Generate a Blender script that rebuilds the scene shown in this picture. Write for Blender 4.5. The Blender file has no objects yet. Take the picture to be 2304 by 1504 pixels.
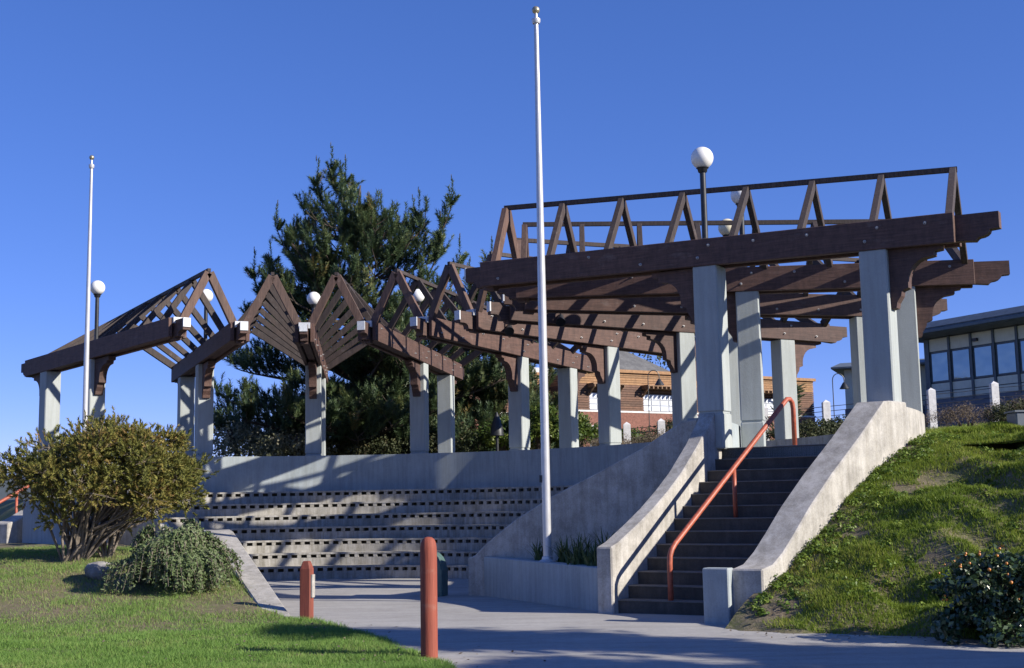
import bpy, bmesh, math, random
import numpy as np
from mathutils import Vector, Matrix

S = bpy.context.scene
COL = S.collection
rad = math.radians

# ------------------------------------------------------------------ camera
CAM_Z = 1.6
F_PX, PITCH, ROLL = 2850.0, math.atan((1128.5 - 752) / 2850.0), rad(1.03)
cd = bpy.data.cameras.new("camera")
cd.sensor_width = 36.0
cd.lens = F_PX / 2304 * 36.0
cd.clip_start, cd.clip_end = 0.1, 3000
cam = bpy.data.objects.new("camera", cd)
COL.objects.link(cam)
R0, U0, F0 = Vector((1, 0, 0)), Vector((0, -math.sin(PITCH), math.cos(PITCH))), Vector((0, math.cos(PITCH), math.sin(PITCH)))
rt = R0 * math.cos(ROLL) - U0 * math.sin(ROLL)
up = R0 * math.sin(ROLL) + U0 * math.cos(ROLL)
m = Matrix((rt, up, -F0)).transposed().to_4x4()
m.translation = (0, 0, CAM_Z)
cam.matrix_world = m
S.camera = cam

# ------------------------------------------------------------------ sky, sun, exposure
SUN_AZ, SUN_EL = rad(-24), rad(26.5)          # azimuth counted from +X towards +Y
w = bpy.data.worlds.new("World")
S.world = w
w.use_nodes = True
nt = w.node_tree
bg = nt.nodes["Background"]
sky = nt.nodes.new("ShaderNodeTexSky")
sky.sky_type = 'NISHITA'
sky.sun_disc = False
sky.sun_elevation = SUN_EL
sky.sun_rotation = math.pi / 2 - SUN_AZ
sky.altitude = 3000
sky.air_density = 0.9
sky.dust_density = 0.0
sky.ozone_density = 4.5
hs = nt.nodes.new("ShaderNodeHueSaturation")
hs.inputs['Saturation'].default_value = 1.3
ga = nt.nodes.new("ShaderNodeGamma")
ga.inputs[1].default_value = 0.70                     # a gentler fall from horizon to zenith
nt.links.new(sky.outputs[0], ga.inputs[0])
nt.links.new(ga.outputs[0], hs.inputs['Color'])
tn = nt.nodes.new("ShaderNodeMix"); tn.data_type = 'RGBA'; tn.blend_type = 'MULTIPLY'
tn.inputs[0].default_value = 1.0
tn.inputs[7].default_value = (0.97, 0.82, 1.2, 1)      # the photograph's violet blue sky
nt.links.new(hs.outputs[0], tn.inputs[6])
nt.links.new(tn.outputs[2], bg.inputs[0])
bg.inputs[1].default_value = 0.144
sd = bpy.data.lights.new("sun", 'SUN')
sd.energy = 4.75
sd.angle = rad(0.53)
sd.color = (1.0, 0.93, 0.82)
sun = bpy.data.objects.new("sun", sd)
COL.objects.link(sun)
sv = Vector((math.cos(SUN_EL) * math.cos(SUN_AZ), math.cos(SUN_EL) * math.sin(SUN_AZ), math.sin(SUN_EL)))
sun.rotation_euler = sv.to_track_quat('Z', 'Y').to_euler()
sun.location = (30, -10, 25)
S.view_settings.view_transform = 'Standard'
S.view_settings.look = 'None'
S.view_settings.gamma = 1.0
S.view_settings.use_curve_mapping = False
S.view_settings.exposure = 0.70
try:
    S.cycles.max_bounces = 6
    S.cycles.transparent_max_bounces = 6
except Exception:
    pass

# ------------------------------------------------------------------ site frame
# the amphitheatre is drawn about its centre C; R runs along the right-hand end beam, s uphill from it
C = Vector((-4.57, 25.92, 0))
TH9 = rad(-31.86)
STEP = rad(18.276)
VV = Vector((math.cos(TH9), math.sin(TH9), 0))
UU = Vector((-VV.y, VV.x, 0))
def RS(R, s, z=0.0):
    return C + VV * R + UU * s + Vector((0, 0, z))
def PA(r, a, z=0.0):
    return Vector((C.x + r * math.cos(a), C.y + r * math.sin(a), z))
A9, A0 = TH9, TH9 + 9 * STEP
Z_WALK = 2.41
def smooth(a, b, x):
    t = min(1, max(0, (x - a) / (b - a)))
    return t * t * (3 - 2 * t)
def interp(x, pts):
    if x <= pts[0][0]: return pts[0][1]
    for (a, va), (b, vb) in zip(pts, pts[1:]):
        if x <= b: return va + (vb - va) * (x - a) / (b - a)
    return pts[-1][1]
def plaza_z(y):
    return interp(y, [(18, 0), (31, -0.2), (60, -0.2)])

# ------------------------------------------------------------------ materials
def new_mat(name):
    mt = bpy.data.materials.new(name)
    mt.use_nodes = True
    n = mt.node_tree.nodes
    return mt, n, mt.node_tree.links, n["Principled BSDF"]

def ramp(n, stops):
    r = n.new("ShaderNodeValToRGB")
    e = r.color_ramp.elements
    while len(e) < len(stops): e.new(0.5)
    for el, (p, c) in zip(e, stops):
        el.position = p
        el.color = (*c, 1) if len(c) == 3 else c
    return r

def coords(n, l, scale=(1, 1, 1), rand=True):
    tc = n.new("ShaderNodeTexCoord")
    mp = n.new("ShaderNodeMapping")
    mp.inputs['Scale'].default_value = scale
    l.new(tc.outputs['Object'], mp.inputs['Vector'])
    if rand:
        oi = n.new("ShaderNodeObjectInfo")
        mu = n.new("ShaderNodeMath"); mu.operation = 'MULTIPLY'; mu.inputs[1].default_value = 37.0
        l.new(oi.outputs['Random'], mu.inputs[0])
        l.new(mu.outputs[0], mp.inputs['Location'])
    return mp.outputs[0]

def noise(n, l, vec, scale, detail=4, rough=0.6):
    t = n.new("ShaderNodeTexNoise")
    t.inputs['Scale'].default_value = scale
    t.inputs['Detail'].default_value = detail
    t.inputs['Roughness'].default_value = rough
    l.new(vec, t.inputs['Vector'])
    return t.outputs['Fac']

def mix(n, l, fac, a, b, mode='MIX'):
    x = n.new("ShaderNodeMix"); x.data_type = 'RGBA'; x.blend_type = mode
    def put(sock, val):
        if isinstance(val, bpy.types.NodeSocket): l.new(val, sock)
        elif isinstance(val, (int, float)): sock.default_value = val
        else: sock.default_value = (*val, 1)
    put(x.inputs[0], fac); put(x.inputs[6], a); put(x.inputs[7], b)
    return x.outputs[2]

def bump(n, l, bsdf, h, strength, dist=0.01):
    b = n.new("ShaderNodeBump")
    b.inputs['Strength'].default_value = strength
    b.inputs['Distance'].default_value = dist
    l.new(h, b.inputs['Height'])
    l.new(b.outputs[0], bsdf.inputs['Normal'])

def mat_concrete(name, col, dark, scale=1.2, rough=0.85, streak=0.5, speck=0.25, lo=0.42, hi=0.72):
    mt, n, l, b = new_mat(name)
    v = coords(n, l)
    big = noise(n, l, v, scale, 6, 0.7)
    r1 = ramp(n, [(lo, dark), (hi, col)])
    l.new(big, r1.inputs[0])
    vs = coords(n, l, (5.0, 5.0, 0.45))
    st = noise(n, l, vs, 2.0, 5, 0.65)
    r2 = ramp(n, [(0.36, tuple(c * 0.72 for c in dark)), (0.6, (1, 1, 1))])
    r2.color_ramp.elements[0].color = (0.62, 0.60, 0.55, 1)
    l.new(st, r2.inputs[0])
    c = mix(n, l, streak, r1.outputs[0], r2.outputs[0], 'MULTIPLY')
    sp = noise(n, l, v, 45, 3, 0.7)
    r3 = ramp(n, [(0.35, (0.6, 0.6, 0.6)), (0.65, (1.15, 1.15, 1.15))])
    l.new(sp, r3.inputs[0])
    c = mix(n, l, speck, c, r3.outputs[0], 'MULTIPLY')
    l.new(c, b.inputs['Base Color'])
    b.inputs['Roughness'].default_value = rough
    bump(n, l, b, sp, 0.35, 0.008)
    return mt

def mat_wood(name, col, dark, grey, scale=(0.6, 9, 9), rough=0.75):
    mt, n, l, b = new_mat(name)
    v = coords(n, l, scale)
    g = noise(n, l, v, 4.0, 6, 0.65)
    r = ramp(n, [(0.3, dark), (0.62, col)])
    l.new(g, r.inputs[0])
    v2 = coords(n, l, (0.8, 1.6, 2.2))
    g2 = noise(n, l, v2, 2.2, 5, 0.7)
    r2 = ramp(n, [(0.58, (0, 0, 0)), (0.80, (1, 1, 1))])
    l.new(g2, r2.inputs[0])
    c = mix(n, l, r2.outputs[0], r.outputs[0], grey)
    oi = n.new("ShaderNodeObjectInfo")
    rv = ramp(n, [(0.0, (0.74, 0.76, 0.78)), (1.0, (1.16, 1.12, 1.08))])
    l.new(oi.outputs['Random'], rv.inputs[0])
    c = mix(n, l, 1.0, c, rv.outputs[0], 'MULTIPLY')
    v3 = coords(n, l, (scale[0] * 5, scale[1] * .4, scale[2] * .12))
    g3 = noise(n, l, v3, 3.0, 5, 0.75)
    r4 = ramp(n, [(0.36, (0.62, 0.62, 0.64)), (0.60, (1.05, 1.05, 1.05))])
    l.new(g3, r4.inputs[0])
    c = mix(n, l, 0.8, c, r4.outputs[0], 'MULTIPLY')
    l.new(c, b.inputs['Base Color'])
    b.inputs['Roughness'].default_value = rough
    bump(n, l, b, g, 0.6, 0.008)
    return mt

def mat_plain(name, col, rough=0.6, metal=0.0, var=0.12, scale=6.0, bumps=0.0, spec=None):
    mt, n, l, b = new_mat(name)
    v = coords(n, l)
    g = noise(n, l, v, scale, 5, 0.65)
    r = ramp(n, [(0.3, tuple(c * (1 - 2 * var) for c in col)), (0.7, tuple(min(1, c * (1 + var)) for c in col))])
    l.new(g, r.inputs[0])
    l.new(r.outputs[0], b.inputs['Base Color'])
    b.inputs['Roughness'].default_value = rough
    b.inputs['Metallic'].default_value = metal
    if spec is not None: b.inputs['Specular IOR Level'].default_value = spec
    if bumps: bump(n, l, b, g, bumps, 0.01)
    return mt

def mat_leaf(name, stops, rough=0.6, transl=0.25, attr=True, spec=0.3, island=0.35):
    """leaf colour from the mesh's own 'tint' attribute plus a per-leaf random"""
    mt, n, l, b = new_mat(name)
    at = n.new("ShaderNodeAttribute"); at.attribute_name = "tint"
    ge = n.new("ShaderNodeNewGeometry")
    mx = n.new("ShaderNodeMath"); mx.operation = 'MULTIPLY_ADD'
    l.new(ge.outputs['Random Per Island'], mx.inputs[0]); mx.inputs[1].default_value = island
    m2 = n.new("ShaderNodeMath"); m2.operation = 'MULTIPLY'; m2.inputs[1].default_value = 1 - island
    l.new(at.outputs['Fac'], m2.inputs[0]); l.new(m2.outputs[0], mx.inputs[2])
    r = ramp(n, stops)
    l.new(mx.outputs[0], r.inputs[0])
    l.new(r.outputs[0], b.inputs['Base Color'])
    b.inputs['Roughness'].default_value = rough
    b.inputs['Specular IOR Level'].default_value = spec
    if transl:
        tr = n.new("ShaderNodeBsdfTranslucent")
        l.new(r.outputs[0], tr.inputs[0])
        ms = n.new("ShaderNodeMixShader"); ms.inputs[0].default_value = transl
        l.new(b.outputs[0], ms.inputs[1]); l.new(tr.outputs[0], ms.inputs[2])
        l.new(ms.outputs[0], n["Material Output"].inputs[0])
    return mt

M = {}
M['paint'] = mat_concrete("painted_concrete", (0.40, 0.43, 0.42), (0.35, 0.38, 0.375), 1.0, 0.8, 0.34, 0.14)
M['wallpaint'] = mat_concrete("painted_wall", (0.40, 0.44, 0.45), (0.32, 0.36, 0.37), 1.3, 0.8, 0.45, 0.2)
M['concrete'] = mat_concrete("raw_concrete", (0.49, 0.465, 0.425), (0.315, 0.298, 0.27), 2.8, 0.9, 0.55, 0.42, 0.36, 0.60)
M['seat'] = mat_concrete("seat_concrete", (0.52, 0.495, 0.45), (0.34, 0.325, 0.29), 2.6, 0.9, 0.95, 0.35)
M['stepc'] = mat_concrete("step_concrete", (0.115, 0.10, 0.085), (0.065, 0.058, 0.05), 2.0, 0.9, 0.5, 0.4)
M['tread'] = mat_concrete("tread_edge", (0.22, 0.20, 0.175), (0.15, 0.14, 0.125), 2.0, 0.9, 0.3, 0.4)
M['slot'] = mat_plain("slot_back", (0.075, 0.062, 0.035), 0.95, 0, 0.25, 9)  # dark brown for the back face of each slot
M['wood'] = mat_wood("dark_stained_timber", (0.120, 0.066, 0.052), (0.066, 0.036, 0.029), (0.17, 0.125, 0.11))
M['rafter_shade'] = mat_wood("shaded_rafter_timber", (0.062, 0.044, 0.038), (0.036, 0.025, 0.022), (0.12, 0.105, 0.10), (6, 6, 1))  # rafter timber copy, darkened so its colour carries the shade
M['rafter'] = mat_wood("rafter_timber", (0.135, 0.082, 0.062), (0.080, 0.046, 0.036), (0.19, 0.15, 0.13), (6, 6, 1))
M['cap'] = mat_plain("white_cap_paint", (0.60, 0.62, 0.64), 0.5, 0, 0.08, 12)
M['bolt'] = mat_plain("zinc_bolt", (0.40, 0.39, 0.38), 0.55, 0.2, 0.2, 20)
M['globe'] = mat_plain("globe_acrylic", (0.80, 0.785, 0.74), 0.28, 0, 0.02, 3)
M['globe_old'] = mat_plain("yellowed_globe_acrylic", (0.74, 0.67, 0.47), 0.3, 0, 0.05, 3)
M['blackmetal'] = mat_plain("black_metal", (0.030, 0.032, 0.036), 0.45, 0.2, 0.2, 8)
M['white_metal'] = mat_plain("white_painted_metal", (0.56, 0.56, 0.57), 0.36, 0.35, 0.06, 5)
M['brass'] = mat_plain("weathered_ball", (0.42, 0.38, 0.27), 0.4, 0.7, 0.15, 9)
M['red'] = mat_plain("rust_red_paint", (0.40, 0.096, 0.050), 0.48, 0, 0.17, 14, 0.25)
M['redwood'] = mat_wood("red_painted_wood", (0.30, 0.074, 0.042), (0.215, 0.050, 0.030), (0.30, 0.15, 0.11), (11, 11, 0.8))
M['binmat'] = mat_plain("green_bin_plastic", (0.075, 0.135, 0.12), 0.55, 0, 0.12, 6)
M['dark'] = mat_plain("dark_opening", (0.012, 0.013, 0.014), 0.8)
M['bark'] = mat_concrete("bark", (0.13, 0.10, 0.075), (0.06, 0.045, 0.035), 8, 0.95, 0.5, 0.5)
M['greybark'] = mat_concrete("grey_bark", (0.30, 0.25, 0.20), (0.17, 0.14, 0.11), 8, 0.95, 0.4, 0.5)
M['rock'] = mat_concrete("grey_rock", (0.40, 0.38, 0.36), (0.22, 0.21, 0.2), 3, 0.95, 0.3, 0.5)
M['pine'] = mat_leaf("pine_needles", [(0.05, (0.040, 0.068, 0.034)), (0.45, (0.095, 0.145, 0.066)), (0.80, (0.185, 0.205, 0.080)), (0.96, (0.34, 0.20, 0.07))], 0.5, 0.28)
M['bud'] = mat_leaf("pine_candles", [(0.0, (0.09, 0.10, 0.075)), (1.0, (0.17, 0.15, 0.11))], 0.7, 0.1)
M['olive'] = mat_leaf("olive_shrub_leaves", [(0.08, (0.080, 0.092, 0.024)), (0.45, (0.205, 0.208, 0.048)), (0.76, (0.285, 0.222, 0.062)), (0.94, (0.30, 0.160, 0.080))], 0.7, 0.2)
M['droop'] = mat_leaf("grey_green_leaves", [(0.05, (0.055, 0.090, 0.032)), (0.55, (0.120, 0.165, 0.062)), (0.95, (0.21, 0.245, 0.135))], 0.65, 0.2)
M['glossy'] = mat_leaf("glossy_leaves", [(0.05, (0.018, 0.035, 0.015)), (0.6, (0.045, 0.080, 0.030)), (0.95, (0.085, 0.115, 0.045))], 0.28, 0.1, True, 0.6)
M['berry'] = mat_plain("orange_berries", (0.60, 0.20, 0.02), 0.4)
M['shrub'] = mat_leaf("bright_shrub_leaves", [(0.05, (0.030, 0.055, 0.014)), (0.5, (0.085, 0.135, 0.026)), (0.95, (0.17, 0.20, 0.045))], 0.45, 0.3)
M['hedge'] = mat_leaf("hedge_leaves", [(0.05, (0.025, 0.034, 0.015)), (0.6, (0.065, 0.078, 0.032)), (0.95, (0.13, 0.11, 0.055))], 0.65, 0.2)
M['dry'] = mat_leaf("dry_shrub_twigs", [(0.05, (0.10, 0.075, 0.055)), (0.6, (0.19, 0.15, 0.11)), (0.95, (0.26, 0.21, 0.15))], 0.85, 0.2)
M['pale'] = mat_leaf("pale_olive_leaves", [(0.05, (0.08, 0.09, 0.05)), (0.5, (0.19, 0.195, 0.115)), (0.95, (0.36, 0.33, 0.22))], 0.6, 0.25)
M['agap'] = mat_leaf("strap_leaves", [(0.05, (0.035, 0.060, 0.020)), (0.6, (0.085, 0.13, 0.045)), (0.95, (0.15, 0.17, 0.07))], 0.5, 0.25)
M['grass'] = mat_leaf("lawn_blades", [(0.0, (0.100, 0.185, 0.036)), (0.52, (0.175, 0.310, 0.062)), (0.78, (0.250, 0.310, 0.092)), (1.0, (0.34, 0.27, 0.16))], 0.6, 0.35)
M['bankgrass'] = mat_leaf("bank_grass_blades", [(0.0, (0.080, 0.125, 0.018)), (0.45, (0.185, 0.265, 0.028)), (0.74, (0.275, 0.310, 0.048)), (1.0, (0.31, 0.24, 0.13))], 0.6, 0.35)

M['cover'] = mat_leaf("ground_cover_leaves", [(0.05, (0.050, 0.090, 0.016)), (0.55, (0.125, 0.200, 0.026)), (0.95, (0.23, 0.29, 0.05))], 0.5, 0.3)

def mat_ground(name, c1, c2, c3, s1=0.5, s2=8.0):
    mt, n, l, b = new_mat(name)
    v = coords(n, l, rand=False)
    g = noise(n, l, v, s1, 5, 0.6)
    r = ramp(n, [(0.40, c1), (0.62, c2)])
    l.new(g, r.inputs[0])
    g2 = noise(n, l, v, s2, 6, 0.75)
    r2 = ramp(n, [(0.45, (0, 0, 0)), (0.7, (1, 1, 1))])
    l.new(g2, r2.inputs[0])
    c = mix(n, l, r2.outputs[0], r.outputs[0], c3)
    l.new(c, b.inputs['Base Color'])
    b.inputs['Roughness'].default_value = 0.95
    bump(n, l, b, g2, 0.8, 0.03)
    return mt
M['lawn'] = mat_ground("lawn_soil", (0.150, 0.120, 0.065), (0.120, 0.125, 0.045), (0.20, 0.15, 0.10), 0.7)
M['bank'] = mat_ground("bank_soil", (0.15, 0.112, 0.072), (0.105, 0.115, 0.035), (0.235, 0.19, 0.13), 1.3, 14)
M['hill'] = mat_ground("hill_soil", (0.10, 0.12, 0.03), (0.13, 0.14, 0.045), (0.16, 0.13, 0.08), 0.15, 2)
M['far'] = mat_ground("far_ground", (0.07, 0.09, 0.04), (0.10, 0.11, 0.05), (0.10, 0.10, 0.08), 0.02, 0.3)
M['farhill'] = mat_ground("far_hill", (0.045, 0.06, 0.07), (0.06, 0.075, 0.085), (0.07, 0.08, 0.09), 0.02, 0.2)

def mat_asphalt():
    mt, n, l, b = new_mat("plaza_paving")
    v = coords(n, l, rand=False)
    g = noise(n, l, v, 0.55, 6, 0.65)
    r = ramp(n, [(0.35, (0.35, 0.335, 0.315)), (0.68, (0.43, 0.415, 0.39))])
    l.new(g, r.inputs[0])
    g2 = noise(n, l, v, 60, 3, 0.8)
    r2 = ramp(n, [(0.3, (0.62, 0.62, 0.62)), (0.7, (1.2, 1.2, 1.2))])
    l.new(g2, r2.inputs[0])
    c = mix(n, l, 0.55, r.outputs[0], r2.outputs[0], 'MULTIPLY')
    g4 = noise(n, l, v, 9, 6, 0.8)
    r5 = ramp(n, [(0.36, (0.80, 0.80, 0.80)), (0.55, (1.0, 1.0, 1.0)), (0.72, (1.10, 1.10, 1.10))])
    l.new(g4, r5.inputs[0])
    c = mix(n, l, 0.7, c, r5.outputs[0], 'MULTIPLY')
    vs = coords(n, l, (0.35, 2.2, 1), False)
    g3 = noise(n, l, vs, 1.6, 5, 0.7)
    r3 = ramp(n, [(0.40, (0.78, 0.77, 0.75)), (0.58, (1, 1, 1))])
    l.new(g3, r3.inputs[0])
    c = mix(n, l, 0.6, c, r3.outputs[0], 'MULTIPLY')
    l.new(c, b.inputs['Base Color'])
    b.inputs['Roughness'].default_value = 0.9
    bump(n, l, b, g2, 0.5, 0.006)
    return mt
M['plaza'] = mat_asphalt()

# ------------------------------------------------------------------ mesh helpers
class MB:
    def __init__(s): s.v, s.f = [], []
    def add(s, vs, fs):
        o = len(s.v)
        s.v += [tuple(x) for x in vs]
        s.f += [tuple(i + o for i in f) for f in fs]
        return s
    def box(s, x0, x1, y0, y1, z0, z1):
        return s.add([(x0, y0, z0), (x1, y0, z0), (x1, y1, z0), (x0, y1, z0), (x0, y0, z1), (x1, y0, z1), (x1, y1, z1), (x0, y1, z1)],
                     [(3, 2, 1, 0), (4, 5, 6, 7), (0, 1, 5, 4), (1, 2, 6, 5), (2, 3, 7, 6), (3, 0, 4, 7)])
    def bar(s, p, q, w, h, up=(0, 0, 1)):
        p, q = Vector(p), Vector(q)
        d = (q - p).normalized(); upv = Vector(up)
        if abs(d.dot(upv)) > 0.98: upv = Vector((0, 1, 0))
        sx = d.cross(upv).normalized() * (w / 2); sz = sx.cross(d).normalized() * (h / 2)
        vs = [p - sx - sz, p + sx - sz, p + sx + sz, p - sx + sz, q - sx - sz, q + sx - sz, q + sx + sz, q - sx + sz]
        return s.add(vs, [(0, 1, 2, 3), (7, 6, 5, 4), (0, 4, 5, 1), (1, 5, 6, 2), (2, 6, 7, 3), (3, 7, 4, 0)])
    def prism(s, poly, O, X, Y, Z, t):
        """2-D polygon in the X,Y axes at O, thickness t along Z (centred)"""
        O, X, Y, Z = Vector(O), Vector(X), Vector(Y), Vector(Z)
        n = len(poly)
        a = [O + X * p[0] + Y * p[1] - Z * (t / 2) for p in poly]
        b = [q + Z * t for q in a]
        return s.add(a + b, [tuple(range(n))[::-1], tuple(range(n, 2 * n))] + [(i, (i + 1) % n, n + (i + 1) % n, n + i) for i in range(n)])
    def tube(s, pts, rs, n=8, caps=True):
        pts = [Vector(p) for p in pts]
        if not hasattr(rs, '__len__'): rs = [rs] * len(pts)
        rings = []; prev = None
        for i, p in enumerate(pts):
            d = (pts[min(i + 1, len(pts) - 1)] - pts[max(i - 1, 0)])
            d = d.normalized() if d.length > 1e-9 else Vector((0, 0, 1))
            if prev is None:
                x = d.cross(Vector((0, 0, 1)) if abs(d.z) < 0.9 else Vector((1, 0, 0))).normalized()
            else:
                x = (prev - d * prev.dot(d)).normalized()
            prev = x; y = d.cross(x)
            rings.append([p + (x * math.cos(2 * math.pi * k / n) + y * math.sin(2 * math.pi * k / n)) * rs[i] for k in range(n)])
        vs = [v for r in rings for v in r]; fs = []
        for i in range(len(pts) - 1):
            for k in range(n):
                fs.append((i * n + k, i * n + (k + 1) % n, (i + 1) * n + (k + 1) % n, (i + 1) * n + k))
        if caps:
            fs.append(tuple(range(n))[::-1]); fs.append(tuple(range((len(pts) - 1) * n, len(pts) * n)))
        return s.add(vs, fs)
    def lathe(s, prof, O=(0, 0, 0), n=20):
        O = Vector(O)
        return s.tube([O + Vector((0, 0, z)) for r, z in prof], [max(r, 1e-4) for r, z in prof], n)
    def sphere(s, O, r, n=20, m=12):
        return s.lathe([(r * math.sin(math.pi * i / m), -r * math.cos(math.pi * i / m)) for i in range(m + 1)], O, n)
    def arc(s, prof, a0, a1, seg, close=True):
        """closed (r,z) profile swept about C between angles"""
        n = len(prof); vs = []; fs = []
        for i in range(seg + 1):
            a = a0 + (a1 - a0) * i / seg
            vs += [PA(r, a, z) for r, z in prof]
        for i in range(seg):
            for k in range(n):
                fs.append((i * n + k, (i + 1) * n + k, (i + 1) * n + (k + 1) % n, i * n + (k + 1) % n))
        fs.append(tuple(range(n))); fs.append(tuple(range(seg * n, seg * n + n))[::-1])
        return s.add(vs, fs)
    def mesh(s, name, mat, smooth=False, fix=True, bevel=0):
        me = bpy.data.meshes.new(name)
        me.from_pydata(s.v, [], s.f)
        if fix or bevel:
            bm = bmesh.new(); bm.from_mesh(me)
            bmesh.ops.recalc_face_normals(bm, faces=bm.faces)
            if bevel:
                bmesh.ops.bevel(bm, geom=[e for e in bm.edges if e.is_manifold and e.calc_face_angle(0) > 0.6], offset=bevel, segments=1, affect='EDGES', profile=0.5)
            bm.to_mesh(me); bm.free()
        me.materials.append(mat)
        if smooth:
            me.shade_smooth() if smooth is True else me.set_sharp_from_angle(angle=smooth)
        return me
    def build(s, name, mat, parent=None, smooth=False, bevel=0, local=False):
        return link(name, s.mesh(name, mat, smooth, True, bevel), parent, (0, 0, 0) if local else None)

def link(name, me, parent=None, loc=None, rz=None, mat=None):
    o = bpy.data.objects.new(name, me)
    COL.objects.link(o)
    if parent is not None:
        o.parent = parent
        if loc is None: o.matrix_parent_inverse = parent_inv(parent)
    if loc is not None: o.location = loc
    if rz is not None: o.rotation_euler = (0, 0, rz)
    return o
def parent_inv(p):
    mm = Matrix.Identity(4)
    chain = []
    q = p
    while q is not None:
        chain.append(q); q = q.parent
    for q in reversed(chain):
        mm = mm @ q.matrix_parent_inverse @ Matrix.LocRotScale(q.location, q.rotation_euler, q.scale)
    return mm.inverted()
def tag(o, label=None, cat=None, group=None, kind=None):
    if label: o['label'] = label
    if cat: o['category'] = cat
    if group: o['group'] = group
    if kind: o['kind'] = kind
    return o
def thing(name, label, cat, loc=(0, 0, 0), group=None, rz=0):
    o = bpy.data.objects.new(name, None)
    COL.objects.link(o)
    o.location = loc; o.rotation_euler = (0, 0, rz); o.empty_display_size = 0.2
    return tag(o, label, cat, group)
def dup(root, loc, rz, label):
    r = root.copy(); COL.objects.link(r); r.location = loc; r.rotation_euler = (0, 0, rz); r['label'] = label
    for ch in root.children:
        c = ch.copy(); COL.objects.link(c); c.parent = r
        for g in ch.children:
            d = g.copy(); COL.objects.link(d); d.parent = c
    return r

def npmesh(name, V, Fc, mat, tint=None, smooth=False):
    """V (N,3), Fc (M,k) with constant k"""
    V = np.asarray(V, np.float32); Fc = np.asarray(Fc, np.int32)
    me = bpy.data.meshes.new(name)
    me.vertices.add(len(V)); me.vertices.foreach_set("co", V.ravel())
    k = Fc.shape[1]
    me.loops.add(Fc.size); me.loops.foreach_set("vertex_index", Fc.ravel())
    me.polygons.add(len(Fc))
    me.polygons.foreach_set("loop_start", np.arange(0, Fc.size, k, dtype=np.int32))
    if smooth: me.polygons.foreach_set("use_smooth", np.ones(len(Fc), bool))
    if tint is not None:
        at = me.attributes.new("tint", 'FLOAT', 'POINT')
        at.data.foreach_set("value", np.asarray(tint, np.float32))
    me.update(calc_edges=True)
    me.materials.append(mat)
    return me

def unit(a): return a / (np.linalg.norm(a, axis=-1, keepdims=True) + 1e-9)

def leaves(P, N, size, aspect, rng, tint):
    """kite shaped leaves at P facing roughly N"""
    n = len(P)
    T = unit(np.cross(N, rng.normal(size=(n, 3))))
    B = np.cross(unit(N), T)
    s = (size * rng.uniform(0.6, 1.3, n))[:, None]
    a = P - T * s * 0.5; b = P + B * s * aspect * 0.5 - T * s * 0.05; c = P + T * s * 0.5; d = P - B * s * aspect * 0.5 - T * s * 0.05
    V = np.stack([a, b, c, d], 1).reshape(-1, 3)
    return V, np.arange(4 * n).reshape(n, 4), np.repeat(tint, 4)

def shoots(P, A, L, r, needles, width, rng, tint, spread=0.55):
    """bottle-brush shoots: base P, axis A, length L, needle length r"""
    n = len(P); A = unit(A)
    X = unit(np.cross(A, rng.normal(size=(n, 3)))); Y = np.cross(A, X)
    t = np.tile(np.linspace(0.05, 1, needles), (n, 1)) + rng.uniform(-.03, .03, (n, needles))
    ph = rng.uniform(0, 2 * np.pi, (n, needles))
    rd = np.cos(ph)[..., None] * X[:, None] + np.sin(ph)[..., None] * Y[:, None]
    base = P[:, None] + A[:, None] * (t * L[:, None])[..., None]
    sp = spread * (1.15 - 0.75 * t)[..., None]
    d = unit(rd * sp + A[:, None] * 0.75 + rng.normal(size=(n, needles, 3)) * 0.08)
    ln = (r * rng.uniform(0.7, 1.15, (n, needles)))[..., None]
    tip = base + d * ln
    sd_ = unit(np.cross(d, rd + 0.01)) * width * 0.5
    V = np.stack([base - sd_, base + sd_, tip], 2).reshape(-1, 3)
    return V, np.arange(3 * n * needles).reshape(-1, 3), np.repeat(tint, 3 * needles)

def cat_geo(gs):
    V, Fc, T, o = [], [], [], 0
    for v, f, t in gs:
        V.append(v); Fc.append(f + o); T.append(t); o += len(v)
    return np.concatenate(V), np.concatenate(Fc), np.concatenate(T)

# ------------------------------------------------------------------ ground and terrain
def grid_obj(name, xs, ys, fn, mat):
    V = [fn(a, b) for b in ys for a in xs]
    n = len(xs)
    Fc = [(j * n + i, j * n + i + 1, (j + 1) * n + i + 1, (j + 1) * n + i) for j in range(len(ys) - 1) for i in range(n - 1)]
    return tag(link(name, npmesh(name, V, Fc, mat, None, True)), kind='structure')

def fbm(x, y, sd=0):
    return (math.sin(x * 1.7 + 1.3 * sd + 1.1 * math.sin(y * 1.3 + sd)) * math.cos(y * 1.9 + 0.7 * sd + math.sin(x * 0.9))
            + 0.5 * math.sin(x * 4.1 + y * 2.3 + sd) * math.cos(y * 3.7 - x * 1.1 + 2 * sd)
            + 0.25 * math.sin(x * 8.3 - y * 5.1 + sd) * math.cos(y * 9.1 + sd))

tag(MB().add([(-1500, -300, -0.6), (1500, -300, -0.6), (1500, 2500, -0.6), (-1500, 2500, -0.6)], [(0, 1, 2, 3)]).build("ground", M['far']), kind='structure')
grid_obj("plaza", [-9 + 0.5 * i for i in range(50)], [3 + 1.0 * i for i in range(34)], lambda x, y: (x, y, plaza_z(y)), M['plaza'])

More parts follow.
